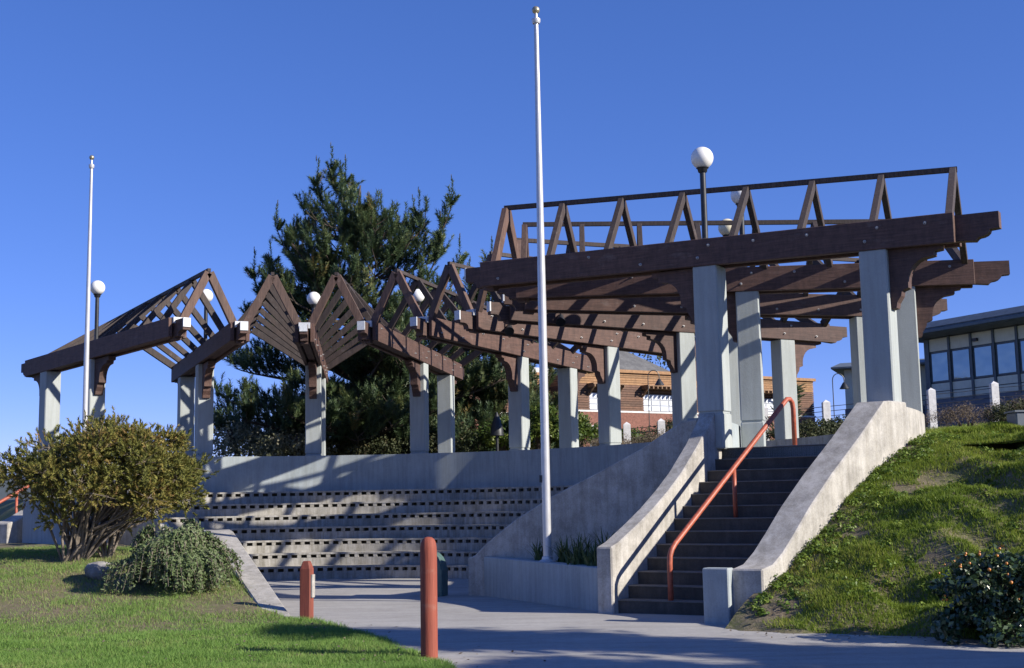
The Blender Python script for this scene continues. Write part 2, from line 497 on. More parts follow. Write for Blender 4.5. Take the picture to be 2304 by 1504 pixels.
# lawn on the left, rising to the planted bank
LAWN_EDGE = [(3, 0.6), (9.0, 0.25), (12.0, -0.50), (12.96, -0.69), (13.55, -0.95), (14.6, -1.28), (15.5, -1.62), (16.6, -2.05), (17.3, -2.42), (17.62, -2.85), (17.9, -3.25), (24.0, -5.65), (33, -9.2)]
def lawn_edge(y): return interp(y, LAWN_EDGE)
def lawn_z(x, y):
    e = lawn_edge(y) - x
    z = 0.79 * smooth(16.6, 23.5, y) * 1.0 + 0.03 * fbm(x * 0.8, y * 0.8) * smooth(0, 1.5, e)
    z += plaza_z(y) * (1 - smooth(0, 2, e))
    return max(z + 0.045 * smooth(0, 0.35, e) - 0.012, plaza_z(y) + 0.014 * smooth(0.02, 0.2, e) - 0.012 * (1 - smooth(0.02, 0.2, e)))
grid_obj("lawn", [i / 60 for i in range(61)], [3 + 0.25 * i for i in range(116)],
         lambda t, y: ((lambda x: (x, y, lawn_z(x, y)))(lawn_edge(y) - 22 * t ** 1.7)), M['lawn'])

# bank to the right of the stairs
BANK = [(-4.95, -0.02), (-4.6, 0.10), (-4.2, 0.32), (-3.5, 0.61), (-3.15, 0.82), (-2.5, 1.15), (-1.9, 1.55), (-0.9, 2.0), (0, 2.36), (1.3, 2.62), (3, 2.6)]
def right_wall_R(s): return 11.52 + 0.215 * (s + 4.25)
def bank_z(R, s):
    d = R - right_wall_R(s)
    z = interp(s + 0.14 * fbm(R * 0.55, 3.1) * smooth(0, 2, d), BANK)
    e = smooth(0.3, 1.5, d) * smooth(-4.8, -4.0, s)
    z += 0.045 * fbm(R * 1.9, s * 2.2, 9) * smooth(-4.2, -4.8, s)
    return z + e * (0.17 * fbm(R * 0.95 + s * 0.5, s * 1.35, 1) + 0.03 * fbm(R * 3.1, s * 3.3, 2)) - 0.01
def bank_pt(t, s):
    R = right_wall_R(s) - 0.12 + 28 * t ** 2.0
    P = RS(R, s); P.z = bank_z(R, s)
    return P
grid_obj("grass_bank", [i / 150 for i in range(151)], [-5.0 + 0.08 * i for i in range(64)], bank_pt, M['bank'])

def hill_z(x, y):
    P = Vector((x, y, 0)) - C
    r, s = P.length, P.dot(UU)
    k = interp(x, [(-14, -0.02), (-6, 0.0), (1, 0.030), (6, 0.037), (12, 0.046), (16, 0.054)])
    z = 2.36 + max(0, s - 0.1) * k * (1 if s < 60 else 60 / s) + 0.05 * fbm(x * .5, y * .5)
    z += 0.16 * smooth(0.0, 1.6, s) * smooth(6, 9, x)
    an = math.degrees(math.atan2(P.y, P.x))
    if an < -90: an += 360
    f = max(smooth(118, 150, an) * smooth(12.5, 17, r), smooth(122, 132, an))
    z = z * (1 - f) - 0.9 * f
    return z
hx = [12.33, 12.6, 13, 13.6, 14.4, 15.5, 17, 19, 21.5, 24.5, 28, 32, 36, 41, 47, 54, 62, 75, 95, 130, 200]
grid_obj("hillside", [math.degrees(A9) + 1.6 * i for i in range(130)], hx,
         lambda a, r: ((lambda P: (P.x, P.y, hill_z(P.x, P.y) if P.dot(UU) > -999 else 0))(PA(r, rad(a)))), M['hill'])
grid_obj("distant_hill", [-420 + 12 * i for i in range(34)], [330, 350, 380, 420],
         lambda x, y: (x, y, -1 + (0 if y in (330, 420) else 1) * max(0, 13 + 4 * math.sin(x * .021) + 2 * math.sin(x * .07 + 1) - 0.0003 * (x + 190) ** 2)), M['farhill'])

# walkway under the pergola
tag(MB().arc([(9.0, -0.4), (12.05, -0.4), (12.05, Z_WALK), (9.0, Z_WALK)], A9, A0, 72).build("walkway", M['wallpaint']), kind='structure')

# ------------------------------------------------------------------ amphitheatre seating
N_T = 7
def tier_r(k): return 5.62 + 0.457 * k
seat = thing("amphitheatre_seating", "curved concrete seating steps with a row of dark slots under each edge", "seating", (C.x, C.y, -0.2))
SEG = 96
sp_a0, sp_a1 = rad(36), rad(118)
n_sp = 0
for k in range(N_T):
    r0, r1 = tier_r(k), tier_r(k + 1)
    zb, zt = -0.2 + 0.31 * k, -0.2 + 0.31 * (k + 1)
    prof = [(r0, zb - 0.25), (r1 + 0.16, zb - 0.25), (r1 + 0.16, zt), (r0 - 0.012, zt), (r0 - 0.012, zt - 0.042), (r0 + 0.14, zt - 0.042), (r0 + 0.14, zt - 0.122), (r0, zt - 0.122)]
    t = MB().arc(prof, A9 + 0.012, A0, SEG).build("seat_tier", M['seat'], seat, smooth=rad(25))
    t.data.materials.append(M['slot'])
    for p in t.data.polygons:
        c = p.center
        rr = math.hypot(c.x - C.x, c.y - C.y)
        if abs(rr - (r0 + 0.14)) < 0.02 and abs(c.z - (zt - 0.082)) < 0.01: p.material_index = 1
    pitch = 0.238 / r0
    sm = MB().box(-0.005, 0.138, -0.049, 0.049, zt - 0.121, zt - 0.043).mesh("spacer_block", M['seat'])
    rest = MB()
    a = A9 + 0.03
    while a < A0 - 0.02:
        if sp_a0 < a < sp_a1 and n_sp < 297:
            o = bpy.data.objects.new("spacer_block", sm); COL.objects.link(o)
            o.parent = t; o.matrix_parent_inverse = parent_inv(t)
            o.location = (C.x + r0 * math.cos(a), C.y + r0 * math.sin(a), 0); o.rotation_euler = (0, 0, a)
            n_sp += 1
        else:
            c, s_ = math.cos(a), math.sin(a)
            vs = [(C.x + (r0 + x) * c - y * s_, C.y + (r0 + x) * s_ + y * c, z) for (x, y, z) in
                  [(-.005, -.049, zt - .121), (.138, -.049, zt - .121), (.138, .049, zt - .121), (-.005, .049, zt - .121), (-.005, -.049, zt - .043), (.138, -.049, zt - .043), (.138, .049, zt - .043), (-.005, .049, zt - .043)]]
            rest.add(vs, [(3, 2, 1, 0), (4, 5, 6, 7), (0, 1, 5, 4), (1, 2, 6, 5), (2, 3, 7, 6), (3, 0, 4, 7)])
        a += pitch
    tag(rest.build("spacer_row", M['seat'], t), kind='stuff')

tag(MB().arc([(8.80, 1.6), (9.06, 1.6), (9.06, 2.93), (8.80, 2.93)], A9 + 0.004, A0, 96).build("back_wall", M['wallpaint'], None, rad(30)),
    "long curved blue grey wall along the top of the seating", "wall")
tag(MB().arc([(11.90, 1.2), (12.34, 1.2), (12.34, 2.955), (11.90, 2.955)], A9, A0, 96).build("parapet_wall", M['concrete'], None, rad(30)),
    "outer curved parapet wall carrying the rear row of columns", "wall")

# cheek wall closing the right end of the seats
CHEEK = [(9.05, 2.9), (8.76, 2.87), (8.0, 2.45), (7.13, 2.06), (6.23, 1.68), (5.48, 1.29), (5.1, 1.04), (4.8, 0.83), (4.55, 0.62), (4.42, 0.60)]
mb = MB().prism([(R, z) for R, z in CHEEK] + [(4.42, -0.2), (9.05, -0.2)], RS(0, 0.0), VV, (0, 0, 1), UU, 0.26)
tag(mb.build("cheek_wall", M['concrete'], None, bevel=0.02), "mottled grey wall sloping down beside the seats behind the planter", "wall")
mb = MB().prism([(R, z) for R, z in CHEEK] + [(4.42, -0.2), (9.05, -0.2)], (C.x, C.y, 0), (math.cos(A0), math.sin(A0), 0), (0, 0, 1), (math.sin(A0), -math.cos(A0), 0), 0.26)
tag(mb.build("cheek_wall", M['concrete'], None, bevel=0.02), "grey wall sloping down at the far left end of the seats", "wall")

# planter in front of the cheek wall
pl = thing("planter", "low blue grey planter wall with the tall flagpole standing in it", "planter", RS(6.5, -1.2, 0))
pA, pB = RS(8.86, -3.13), RS(4.30, 0.22)
d = (pB - pA).normalized(); nrm = Vector((d.y, -d.x, 0))
if nrm.y > 0: nrm = -nrm
front = [pA, pB, pB - nrm * 0.24, pA - nrm * 0.24]
MB().add([(p.x, p.y, z) for z in (-0.25, 0.615) for p in front], [(0, 1, 2, 3), (4, 5, 6, 7), (0, 1, 5, 4), (1, 2, 6, 5), (2, 3, 7, 6), (3, 0, 4, 7)]).build("front_wall", M['wallpaint'], pl, bevel=0.012)
soil = [RS(9.0, -3.0), RS(4.5, 0.2), RS(9.0, 0.1)]
MB().add([(p.x, p.y, z) for z in (-0.2, 0.57) for p in soil], [(0, 1, 2), (5, 4, 3), (0, 1, 4, 3), (1, 2, 5, 4), (2, 0, 3, 5)]).build("soil", M['bank'], pl)

# ------------------------------------------------------------------ stairs with their walls
def left_in(s): return 9.05 + 0.115 * (s + 3.3)
st = thing("staircase", "dark concrete staircase climbing between two sloping walls", "staircase", RS(10, -3.18, 0))
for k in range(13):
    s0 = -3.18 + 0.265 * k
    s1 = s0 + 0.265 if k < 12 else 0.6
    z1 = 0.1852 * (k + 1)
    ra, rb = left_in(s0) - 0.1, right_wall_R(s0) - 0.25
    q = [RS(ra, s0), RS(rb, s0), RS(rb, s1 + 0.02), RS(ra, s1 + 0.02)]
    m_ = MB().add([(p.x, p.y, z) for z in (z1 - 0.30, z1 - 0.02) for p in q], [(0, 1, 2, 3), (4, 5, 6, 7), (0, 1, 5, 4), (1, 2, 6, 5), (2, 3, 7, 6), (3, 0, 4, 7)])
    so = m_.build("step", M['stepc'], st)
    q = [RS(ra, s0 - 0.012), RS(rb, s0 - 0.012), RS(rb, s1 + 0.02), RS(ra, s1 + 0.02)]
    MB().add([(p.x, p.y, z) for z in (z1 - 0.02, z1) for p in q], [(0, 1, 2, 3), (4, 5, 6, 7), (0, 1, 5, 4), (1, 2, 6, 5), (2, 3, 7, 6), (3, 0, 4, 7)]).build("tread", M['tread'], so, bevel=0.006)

def wall_loft(name, secs, label, mat, cat="wall"):
    """secs: (R_left, R_right, s, z_top)"""
    vs, fs = [], []
    for (a, b, s, z) in secs:
        p, q = RS(a, s), RS(b, s)
        vs += [(p.x, p.y, -0.2), (q.x, q.y, -0.2), (q.x, q.y, z), (p.x, p.y, z)]
    for i in range(len(secs) - 1):
        o = 4 * i
        fs += [(o + k, o + (k + 1) % 4, o + 4 + (k + 1) % 4, o + 4 + k) for k in range(4)]
    fs += [(0, 1, 2, 3), tuple(range(4 * len(secs) - 4, 4 * len(secs)))]
    return tag(MB().add(vs, fs).build(name, mat, None, rad(28), 0.02), label, cat)
LW = [(-3.32, .925), (-3.12, 0.985), (-2.6, 1.23), (-2.15, 1.46), (-1.7, 1.73), (-1.3, 2.0), (-0.75, 2.46), (-0.24, 2.97), (-0.02, 3.0)]
wall_loft("stair_wall", [(left_in(s) - 0.25, left_in(s), s, z) for s, z in LW], "sloping concrete wall on the left of the stairs with a handrail shadow", M['concrete'])
RW = [(-4.02, .685), (-3.95, .69), (-3.75, .73), (-3.5, .88), (-3.2, 1.12), (-2.8, 1.46), (-2.2, 1.90), (-1.4, 2.43), (-0.62, 2.985), (-0.45, 3.0), (0.05, 3.0)]
wall_loft("stair_wall", [(right_wall_R(s) - 0.44, right_wall_R(s), s, z) for s, z in RW], "broad sunlit concrete wall sloping down on the right of the stairs", M['concrete'])
# pier at the foot of the right wall
q = [RS(10.80, -4.16), RS(11.16, -4.16), RS(11.16, -3.97), RS(10.80, -3.97)]
tag(MB().add([(p.x, p.y, z) for z in (-0.1, 0.70) for p in q], [(0, 1, 2, 3), (4, 5, 6, 7), (0, 1, 5, 4), (1, 2, 6, 5), (2, 3, 7, 6), (3, 0, 4, 7)]).build("stair_pier", M['wallpaint'], None, bevel=0.015),
    "square grey pier at the foot of the right stair wall", "pier")

def rail_R(s): return 9.86 + 0.19 * (s + 3.12)
hr = thing("handrail", "orange red handrail running up the middle of the stairs", "handrail", RS(9.86, -3.12, 0))
def rp(s, z): return RS(rail_R(s), s, z)
pts = [rp(-3.12, -0.02), rp(-3.12, 0.70), rp(-3.11, 0.80), rp(-3.06, 0.89), rp(-2.98, 0.965), rp(0.10, 3.10), rp(0.20, 3.165), rp(0.29, 3.17), rp(0.355, 3.12), rp(0.38, 3.02), rp(0.38, 2.40)]
MB().tube(pts, 0.040, 10).build("rail", M['red'], hr, True)
MB().tube([rp(-1.42, 1.28), rp(-1.42, 2.03)], 0.034, 10).build("post", M['red'], hr, True)

# the matching stairs on the far left: wall and rail, mostly behind the bush
lw = [(-12.15, 29.75, 1.30), (-12.0, 30.0, 1.38), (-11.55, 31.0, 1.85), (-11.1, 32.0, 2.4), (-10.6, 33.1, 2.95)]
mb = MB(); vs = []
for x, y, z in lw:
    vs += [(x, y, -.2), (x + .42, y - .18, -.2), (x + .42, y - .18, z), (x, y, z)]
fs = []
for i in range(4):
    o = 4 * i; fs += [(o + k, o + (k + 1) % 4, o + 4 + (k + 1) % 4, o + 4 + k) for k in range(4)]
fs += [(0, 1, 2, 3), (16, 17, 18, 19)]
tag(mb.add(vs, fs).build("stair_wall", M['concrete'], None, rad(28), 0.02), "pale sloping stair wall behind the bush at the far left", "wall")
hr2 = thing("handrail", "orange red handrail behind the bush at the far left", "handrail", (-13.0, 30.4, 0.7))
MB().tube([(-13.0, 30.3, .6), (-13.0, 30.3, 1.32), (-12.9, 30.4, 1.45), (-11.1, 32.6, 2.95), (-11.0, 32.7, 2.98), (-11.0, 32.7, 2.2)], 0.042, 8).build("rail", M['red'], hr2, True)
MB().tube([(-12.2, 31.25, 1.0), (-12.2, 31.25, 2.03)], 0.035, 8).build("post", M['red'], hr2, True)
pw = MB().add([(x, y, z) for z in (.2, 1.85) for x, y in ((-11.45, 29.70), (-9.2, 28.35), (-9.1, 28.6), (-11.3, 29.95))], [(3, 2, 1, 0), (4, 5, 6, 7), (0, 1, 5, 4), (1, 2, 6, 5), (2, 3, 7, 6), (3, 0, 4, 7)])
tag(pw.build("planter_wall", M['wallpaint'], None, bevel=.015), "shaded grey planter wall behind the stems of the olive bush", "wall")

# low ramped retaining wall between the lawn bank and the plaza
vs = []
for (xa, xb, y, z) in [(-3.40, -3.07, 17.75, 0.0), (-3.47, -3.14, 17.95, .05), (-5.78, -5.31, 24.0, 1.14), (-6.1, -5.5, 24.6, 1.16)]:
    vs += [(xa, y, -.3), (xb, y + .1, -.3), (xb, y + .1, z), (xa, y, z)]
fs = []
for i in range(3):
    o = 4 * i; fs += [(o + k, o + (k + 1) % 4, o + 4 + (k + 1) % 4, o + 4 + k) for k in range(4)]
fs += [(0, 1, 2, 3), (12, 13, 14, 15)]
tag(MB().add(vs, fs).build("retaining_wall", M['concrete'], None, bevel=0.02), "low ramped concrete wall edging the planted bank on the left", "wall")

# ------------------------------------------------------------------ pergola
RIN, R1, R2, ROUT = 4.85, 9.31, 12.12, 13.37
def zbot(r): return 5.44 - 0.026 * (r - R1)
PH = 0.46
def ztop(r): return zbot(r) + PH
def zridge(r): return 7.07 - 0.026 * (r - R1)
pg = thing("pergola", "dark brown timber pergola of radiating beams and A frames on grey columns", "pergola", (C.x, C.y, 2.41))
pg_inv = (C.x, C.y, 2.41)
def part(name, me, ang, parent=None):
    o = bpy.data.objects.new(name, me); COL.objects.link(o)
    o.parent = parent or pg
    if parent is None:
        o.location = (0, 0, -2.41); o.rotation_euler = (0, 0, ang)
    return o
def plank_mesh(y0, y1, ra, rb):
    return MB().add([(ra, y0, zbot(ra)), (rb, y0, zbot(rb)), (rb, y1, zbot(rb)), (ra, y1, zbot(ra)), (ra, y0, ztop(ra)), (rb, y0, ztop(rb)), (rb, y1, ztop(rb)), (ra, y1, ztop(ra))],
                    [(3, 2, 1, 0), (4, 5, 6, 7), (0, 1, 5, 4), (1, 2, 6, 5), (2, 3, 7, 6), (3, 0, 4, 7)]).mesh("beam_plank", M['wood'], bevel=0.008)
pmA, pmB = plank_mesh(-0.235, -0.14, RIN, ROUT), plank_mesh(0.14, 0.235, RIN, ROUT)
# core beam: sticks out of both ends, its underside cut in a step and a curve
def core_profile():
    out = []
    a, b = RIN - 0.42, ROUT + 0.62
    za, zb_ = zbot(a), zbot(b)
    out += [(a, za + 0.40), (a, za + 0.13)]
    for i in range(6):
        t = i / 5 * math.pi / 2
        out.append((a + 0.10 + 0.14 * math.sin(t), za + 0.13 - 0.10 * (1 - math.cos(t))))
    out += [(a + 0.24, za + 0.0), (a + 0.40, za + 0.0), (a + 0.40, za - 0.06), (a + 0.62, zbot(a + .62) - 0.06), (a + 0.62, zbot(a + .62) + 0.04)]
    out += [(b - 0.62, zbot(b - .62) + 0.04), (b - 0.36, zb_ + 0.03), (b - 0.32, zb_ + 0.07)]
    for i in range(5):
        t = i / 4 * math.pi / 2
        out.append((b - 0.30 + 0.16 * math.sin(t), zb_ + 0.08 + 0.10 * (1 - math.cos(t))))
    out += [(b, zb_ + 0.19), (b, zb_ + 0.44)]
    return out
coreM = MB().prism(core_profile(), (0, 0, 0), (1, 0, 0), (0, 0, 1), (0, 1, 0), 0.18).mesh("core_beam", M['wood'])
capM = MB().box(RIN - 0.445, RIN - 0.415, -0.095, 0.095, zbot(RIN) + 0.205, zbot(RIN) + 0.42).mesh("end_cap", M['cap'])
flashM = MB().box(RIN - 0.06, RIN + 0.12, -0.138, 0.138, ztop(RIN) - 0.13, ztop(RIN) + 0.015).mesh("flashing", M['cap'])
def bracket_mesh(rc, sgn):
    zb = zbot(rc) - 0.0
    pr = [(0, 0), (0.98, 0), (0.98, -0.10), (0.84, -0.12), (0.84, -0.20), (0.74, -0.22)]
    for i in range(1, 7):
        t = i / 6 * math.pi / 2
        pr.append((0.74 - 0.40 * math.sin(t), -0.22 - 0.44 * (1 - math.cos(t))))
    pr += [(0.34, -0.76), (0.22, -0.80), (0.20, -0.90), (0.12, -1.02), (0.10, -1.12), (0, -1.14)]
    return MB().prism([(rc + sgn * (0.215 + x * .82), zb + y * .82) for x, y in pr], (0, 0, 0), (1, 0, 0), (0, 0, 1), (0, 1, 0), 0.20).mesh("bracket", M['wood'])
brI, brO = bracket_mesh(R1, -1), bracket_mesh(R2, 1)
def column_mesh(rc, z0):
    h = 0.215; mb = MB()
    zt = zbot(rc) + 0.012
    zj = 2.98
    if z0 < zj - 0.1:
        mb.box(rc - h, rc + h, -h, h, z0, zj)
        mb.box(rc - h + .014, rc + h - .014, -h + .014, h - .014, zj, zj + 0.02)
        mb.box(rc - h, rc + h, -h, h, zj + 0.02, zt)
    else:
        mb.box(rc - h, rc + h, -h, h, z0, zt)
    return mb.mesh("column", M['paint'], bevel=0.022)
colI, colO = column_mesh(R1, Z_WALK - 0.02), column_mesh(R2, 2.94)
boltM = MB().lathe([(0.026, 0), (0.026, 0.008), (0.014, 0.01), (0.014, 0.045), (0, 0.047)], n=8).mesh("bolt", M['bolt'])
rng = random.Random(5)
for b in range(10):
    a = TH9 + STEP * (9 - b)
    pA_ = part("beam_plank", pmA, a); part("beam_plank", pmB, a)
    co = part("core_beam", coreM, a)
    part("end_cap", capM, a, co); part("flashing", flashM, a, co)
    part("bracket", brI, a); part("bracket", brO, a)
    part("column", colI, a); part("column", colO, a)
    if b >= 2:
        for r in (5.25, 6.2, 7.15, 8.15, R1 - 0.1, R1 + 0.1, 10.2, 11.1, R2 - 0.1, R2 + 0.1, 12.95):
            dz = (0.12, 0.34)[rng.random() < 0.5] if abs(r - R1) > .2 and abs(r - R2) > .2 else (0.14 if r < R1 or (R1 + .2 < r < R2) else 0.34)
            o = part("bolt", boltM, a, pA_)
            o.location = (r, -0.235, zbot(r) + dz); o.rotation_euler = (math.pi / 2, 0, 0)
# bays: ridge beam and eight A frames each
NF = 8
halfb = math.tan(STEP / 2)
legs = []
for j in range(NF):
    r = RIN + 0.10 + (ROUT - RIN - 0.22) * j / (NF - 1)
    rb = r * math.cos(STEP / 2)
    yf = r * math.sin(STEP / 2) - 0.16
    zf, za = ztop(r) - 0.02, zridge(r)
    w_, h_ = (0.11, 0.19) if j in (0, NF - 1) else (0.10, 0.15)
    pair = []
    for sg in (-1, 1):
        mb = MB().bar((rb, sg * yf, zf), (rb, sg * 0.035, za), w_, h_, up=(1, 0, 0) if False else (0, 0, 1))
        # orient the broad side in the plane of the frame
        mb = MB()
        p, q = Vector((rb, sg * yf, zf)), Vector((rb, sg * 0.02, za))
        dd = (q - p).normalized(); nn = Vector((0, -dd.z, dd.y)) * (h_ / 2); tt = Vector((w_ / 2, 0, 0))
        vs = [p - nn - tt, p + nn - tt, p + nn + tt, p - nn + tt, q - nn - tt, q + nn - tt, q + nn + tt, q - nn + tt]
        mb.add(vs, [(0, 1, 2, 3), (7, 6, 5, 4), (0, 4, 5, 1), (1, 5, 6, 2), (2, 6, 7, 3), (3, 7, 4, 0)])
        pair.append(mb.mesh("rafter", M['rafter'] if j == 0 else M['rafter_shade'], bevel=0.006))  # frames beyond the innermost take the copy with shade in its colour
    legs.append(pair)
ra_, rb_ = (RIN + 0.06) * math.cos(STEP / 2), (ROUT - 0.05) * math.cos(STEP / 2)
ridgeM = MB().bar((ra_, 0, zridge(RIN) + 0.055), (rb_, 0, zridge(ROUT) + 0.055), 0.08, 0.085).mesh("ridge_beam", M['rafter_shade'])
for k in range(9):
    a = TH9 + STEP * (k + 0.5)
    part("ridge_beam", ridgeM, a)
    for pair in legs:
        part("rafter", pair[0], a); part("rafter", pair[1], a)

# globe lamps on the beams above the inner columns
def make_lamp(label, mat=None):
    t = thing("globe_lamp", label, "lamp", group="globe lamps above the pergola columns")
    MB().lathe([(0.085, 0), (0.085, 0.03), (0.052, 0.05), (0.050, 1.18), (0.075, 1.20), (0.085, 1.25), (0.11, 1.27)], n=14).build("pole", M['blackmetal'], t, rad(40))
    MB().sphere((0, 0, 1.445), 0.192, 28, 18).build("globe", mat or M['globe'], t, True)
    return t
LAB = ["white globe lamp above the leftmost beam beside the small flagpole", "white globe lamp half hidden by the leftmost A frame", "white globe lamp between two A frames in front of the pine",
       "white globe lamp seen through the fourth A frame against the pine", "white globe lamp hidden behind the inner end of the front beam", "white globe lamp hidden behind the front beam right of the big flagpole",
       "white globe lamp hidden behind the front beam near its middle", "yellowed globe lamp showing just over the front beam", "white globe lamp on a black pole behind the front ridge rail", "large white globe lamp topmost on a black pole on the front beam"]
l0 = None
for b in (0, 1, 2, 3, 7, 8, 9):
    a = TH9 + STEP * (9 - b)
    P = PA(R1 - 0.05, a, ztop(R1) - 0.0)
    if b == 7:
        make_lamp(LAB[7], M['globe_old']).location = P
    elif l0 is None:
        l0 = make_lamp(LAB[b]); l0.location = P
    else:
        dup(l0, P, 0, LAB[b])

# floodlights under the beams
def make_spot(loc, tgt, label, lens):
    t = thing("floodlight", label, "floodlight", loc, "floodlights fixed to the pergola beams")
    dd = (Vector(tgt) - Vector(loc)).normalized()
    q = dd.to_track_quat('Z', 'Y').to_matrix().to_4x4()
    me = MB().lathe([(0.05, -0.16), (0.07, -0.15), (0.085, -0.04), (0.11, 0.04), (0.115, 0.07), (0.10, 0.07), (0.095, 0.055)], n=16).mesh("housing", M['blackmetal'], rad(40)); me.transform(q)
    link("housing", me, t, (0, 0, 0))
    me = MB().lathe([(0.0, 0.05), (0.06, 0.058), (0.094, 0.056)], n=16).mesh("lens", lens, True); me.transform(q)
    link("lens", me, t, (0, 0, 0))
    MB().bar((0, 0, 0.06), (0, 0, 0.24), 0.03, 0.03).build("arm", M['blackmetal'], None).parent = t
    return t
M['lens'] = mat_plain("amber_lens", (0.80, 0.50, 0.10), 0.15, 0.0, 0.15, 20)
M['lensd'] = mat_plain("grey_lens", (0.12, 0.12, 0.12), 0.2, 0.0, 0.1, 20)
a3, a4, a6 = TH9 + STEP * 6, TH9 + STEP * 5, TH9 + STEP * 3
for (aa, r, off, lab, ln, tgt) in [(a4, 7.2, 0.30, "round amber faced floodlight hanging under a beam in front of the pine", M['lens'], (2, 10, 2)),
                              (a4 - STEP, 5.7, -0.34, "dark floodlight on the beam face left of the big flagpole", M['lensd'], (0, 22, 0)),
                              (a6, 6.0, -0.34, "dark floodlight right of the big flagpole below the front beam", M['lensd'], (1, 22, 0))]:
    P = PA(r, aa, zbot(r) + 0.05) + Vector((-math.sin(aa), math.cos(aa), 0)) * off
    make_spot(P, tgt, lab, ln)

# ------------------------------------------------------------------ flagpoles
def flagpole(loc, h, r, label):
    t = thing("flagpole", label, "flagpole", loc, "white flagpoles beside the amphitheatre")
    MB().lathe([(r * 2.1, 0), (r * 2.1, 0.02), (r * 1.35, 0.05), (r * 1.25, 0.09), (r, 0.1), (r, h * .45), (r * .55, h - .32), (r * .55, h - .28)], n=20).build("pole", M['white_metal'], t, rad(40), local=True)
    MB().lathe([(r * .9, h - .29), (r * 1.1, h - .25), (r * 1.1, h - .21), (r * .4, h - .19), (r * .35, h - .10)], n=16).build("pulley_cap", M['white_metal'], t, rad(40), local=True)
    MB().sphere((0, 0, h - .045), r * 0.98, 20, 12).build("ball", M['brass'], t, True, local=True)
    MB().box(-r - .035, -r + .01, -.03, .03, 1.30, 1.42).build("cleat", M['blackmetal'], t, local=True)
    return t
flagpole(RS(6.87, -1.42, 0.60), 9.5, 0.070, "tall white flagpole with gold ball rising from the planter")
flagpole((-9.31, 27.5, 0.7), 8.72, 0.056, "smaller white flagpole rising behind the olive bush")

# ------------------------------------------------------------------ bollards and bin
b1 = thing("bollard", "tall round rust red bollard at the edge of the grass", "bollard", (-0.91, 13.36, 0), "red bollards at the plaza entrance")
MB().lathe([(0.088, -0.1), (0.088, 1.08), (0.086, 1.14), (0.078, 1.19), (0.062, 1.225), (0.035, 1.245), (0, 1.25)], n=24).build("post", M['redwood'], b1, rad(40), local=True)
b2 = thing("bollard", "short square red post with a pointed top and side plate", "bollard", (-2.985, 18.33, 0), "red bollards at the plaza entrance", rad(-12))
MB().add([(x * .078, y * .078, z) for z in (-0.1, .70) for x, y in ((-1, -1), (1, -1), (1, 1), (-1, 1))] + [(x * .045, y * .045, .81) for x, y in ((-1, -1), (1, -1), (1, 1), (-1, 1))],
         [(0, 1, 5, 4), (1, 2, 6, 5), (2, 3, 7, 6), (3, 0, 4, 7), (4, 5, 9, 8), (5, 6, 10, 9), (6, 7, 11, 10), (7, 4, 8, 11), (8, 9, 10, 11)]).build("post", M['redwood'], b2, bevel=0.01, local=True)
MB().box(.080, .102, -.05, .06, .30, .62).build("side_plate", M['concrete'], b2, local=True)
bn = thing("litter_bin", "green litter bin with a rounded hood behind the tall bollard", "bin", (-1.50, 23.55, -0.09), rz=rad(-12))
prof = [(-.20, 0), (.20, 0), (.205, .46), (.17, .60), (.12, .70), (.05, .77), (.02, .785), (-.12, .785), (-.20, .74)]
MB().prism(prof, (0, 0, 0), (1, 0, 0), (0, 0, 1), (0, 1, 0), 0.42).build("body", M['binmat'], bn, bevel=0.015, local=True)
MB().box(-.208, -.199, -.17, .17, .40, .70).build("opening", M['dark'], bn, local=True)
MB().box(-.21, .21, -.22, .22, .455, .475).build("rim", M['binmat'], bn, local=True)

# ------------------------------------------------------------------ vegetation
def in_ellipsoid(rng, n, c, r, shell=0.45):
    d = unit(rng.normal(size=(n, 3)))
    rr = (shell + (1 - shell) * rng.uniform(0, 1, n) ** 0.6)[:, None]
    return np.array(c) + d * rr * np.array(r), d

def clump_crown(rng, blobs, per, size, aspect, upbias=0.3):
    """leaf clumps on blobs (c, r); returns leaf geometry"""
    gs = []
    for (c, r) in blobs:
        P, N = in_ellipsoid(rng, per, c, r)
        N = unit(N + rng.normal(size=N.shape) * 0.7 + np.array([0, 0, upbias]))
        gs.append(leaves(P, N, size, aspect, rng, np.full(per, rng.uniform(0, 1))))
    return cat_geo(gs)

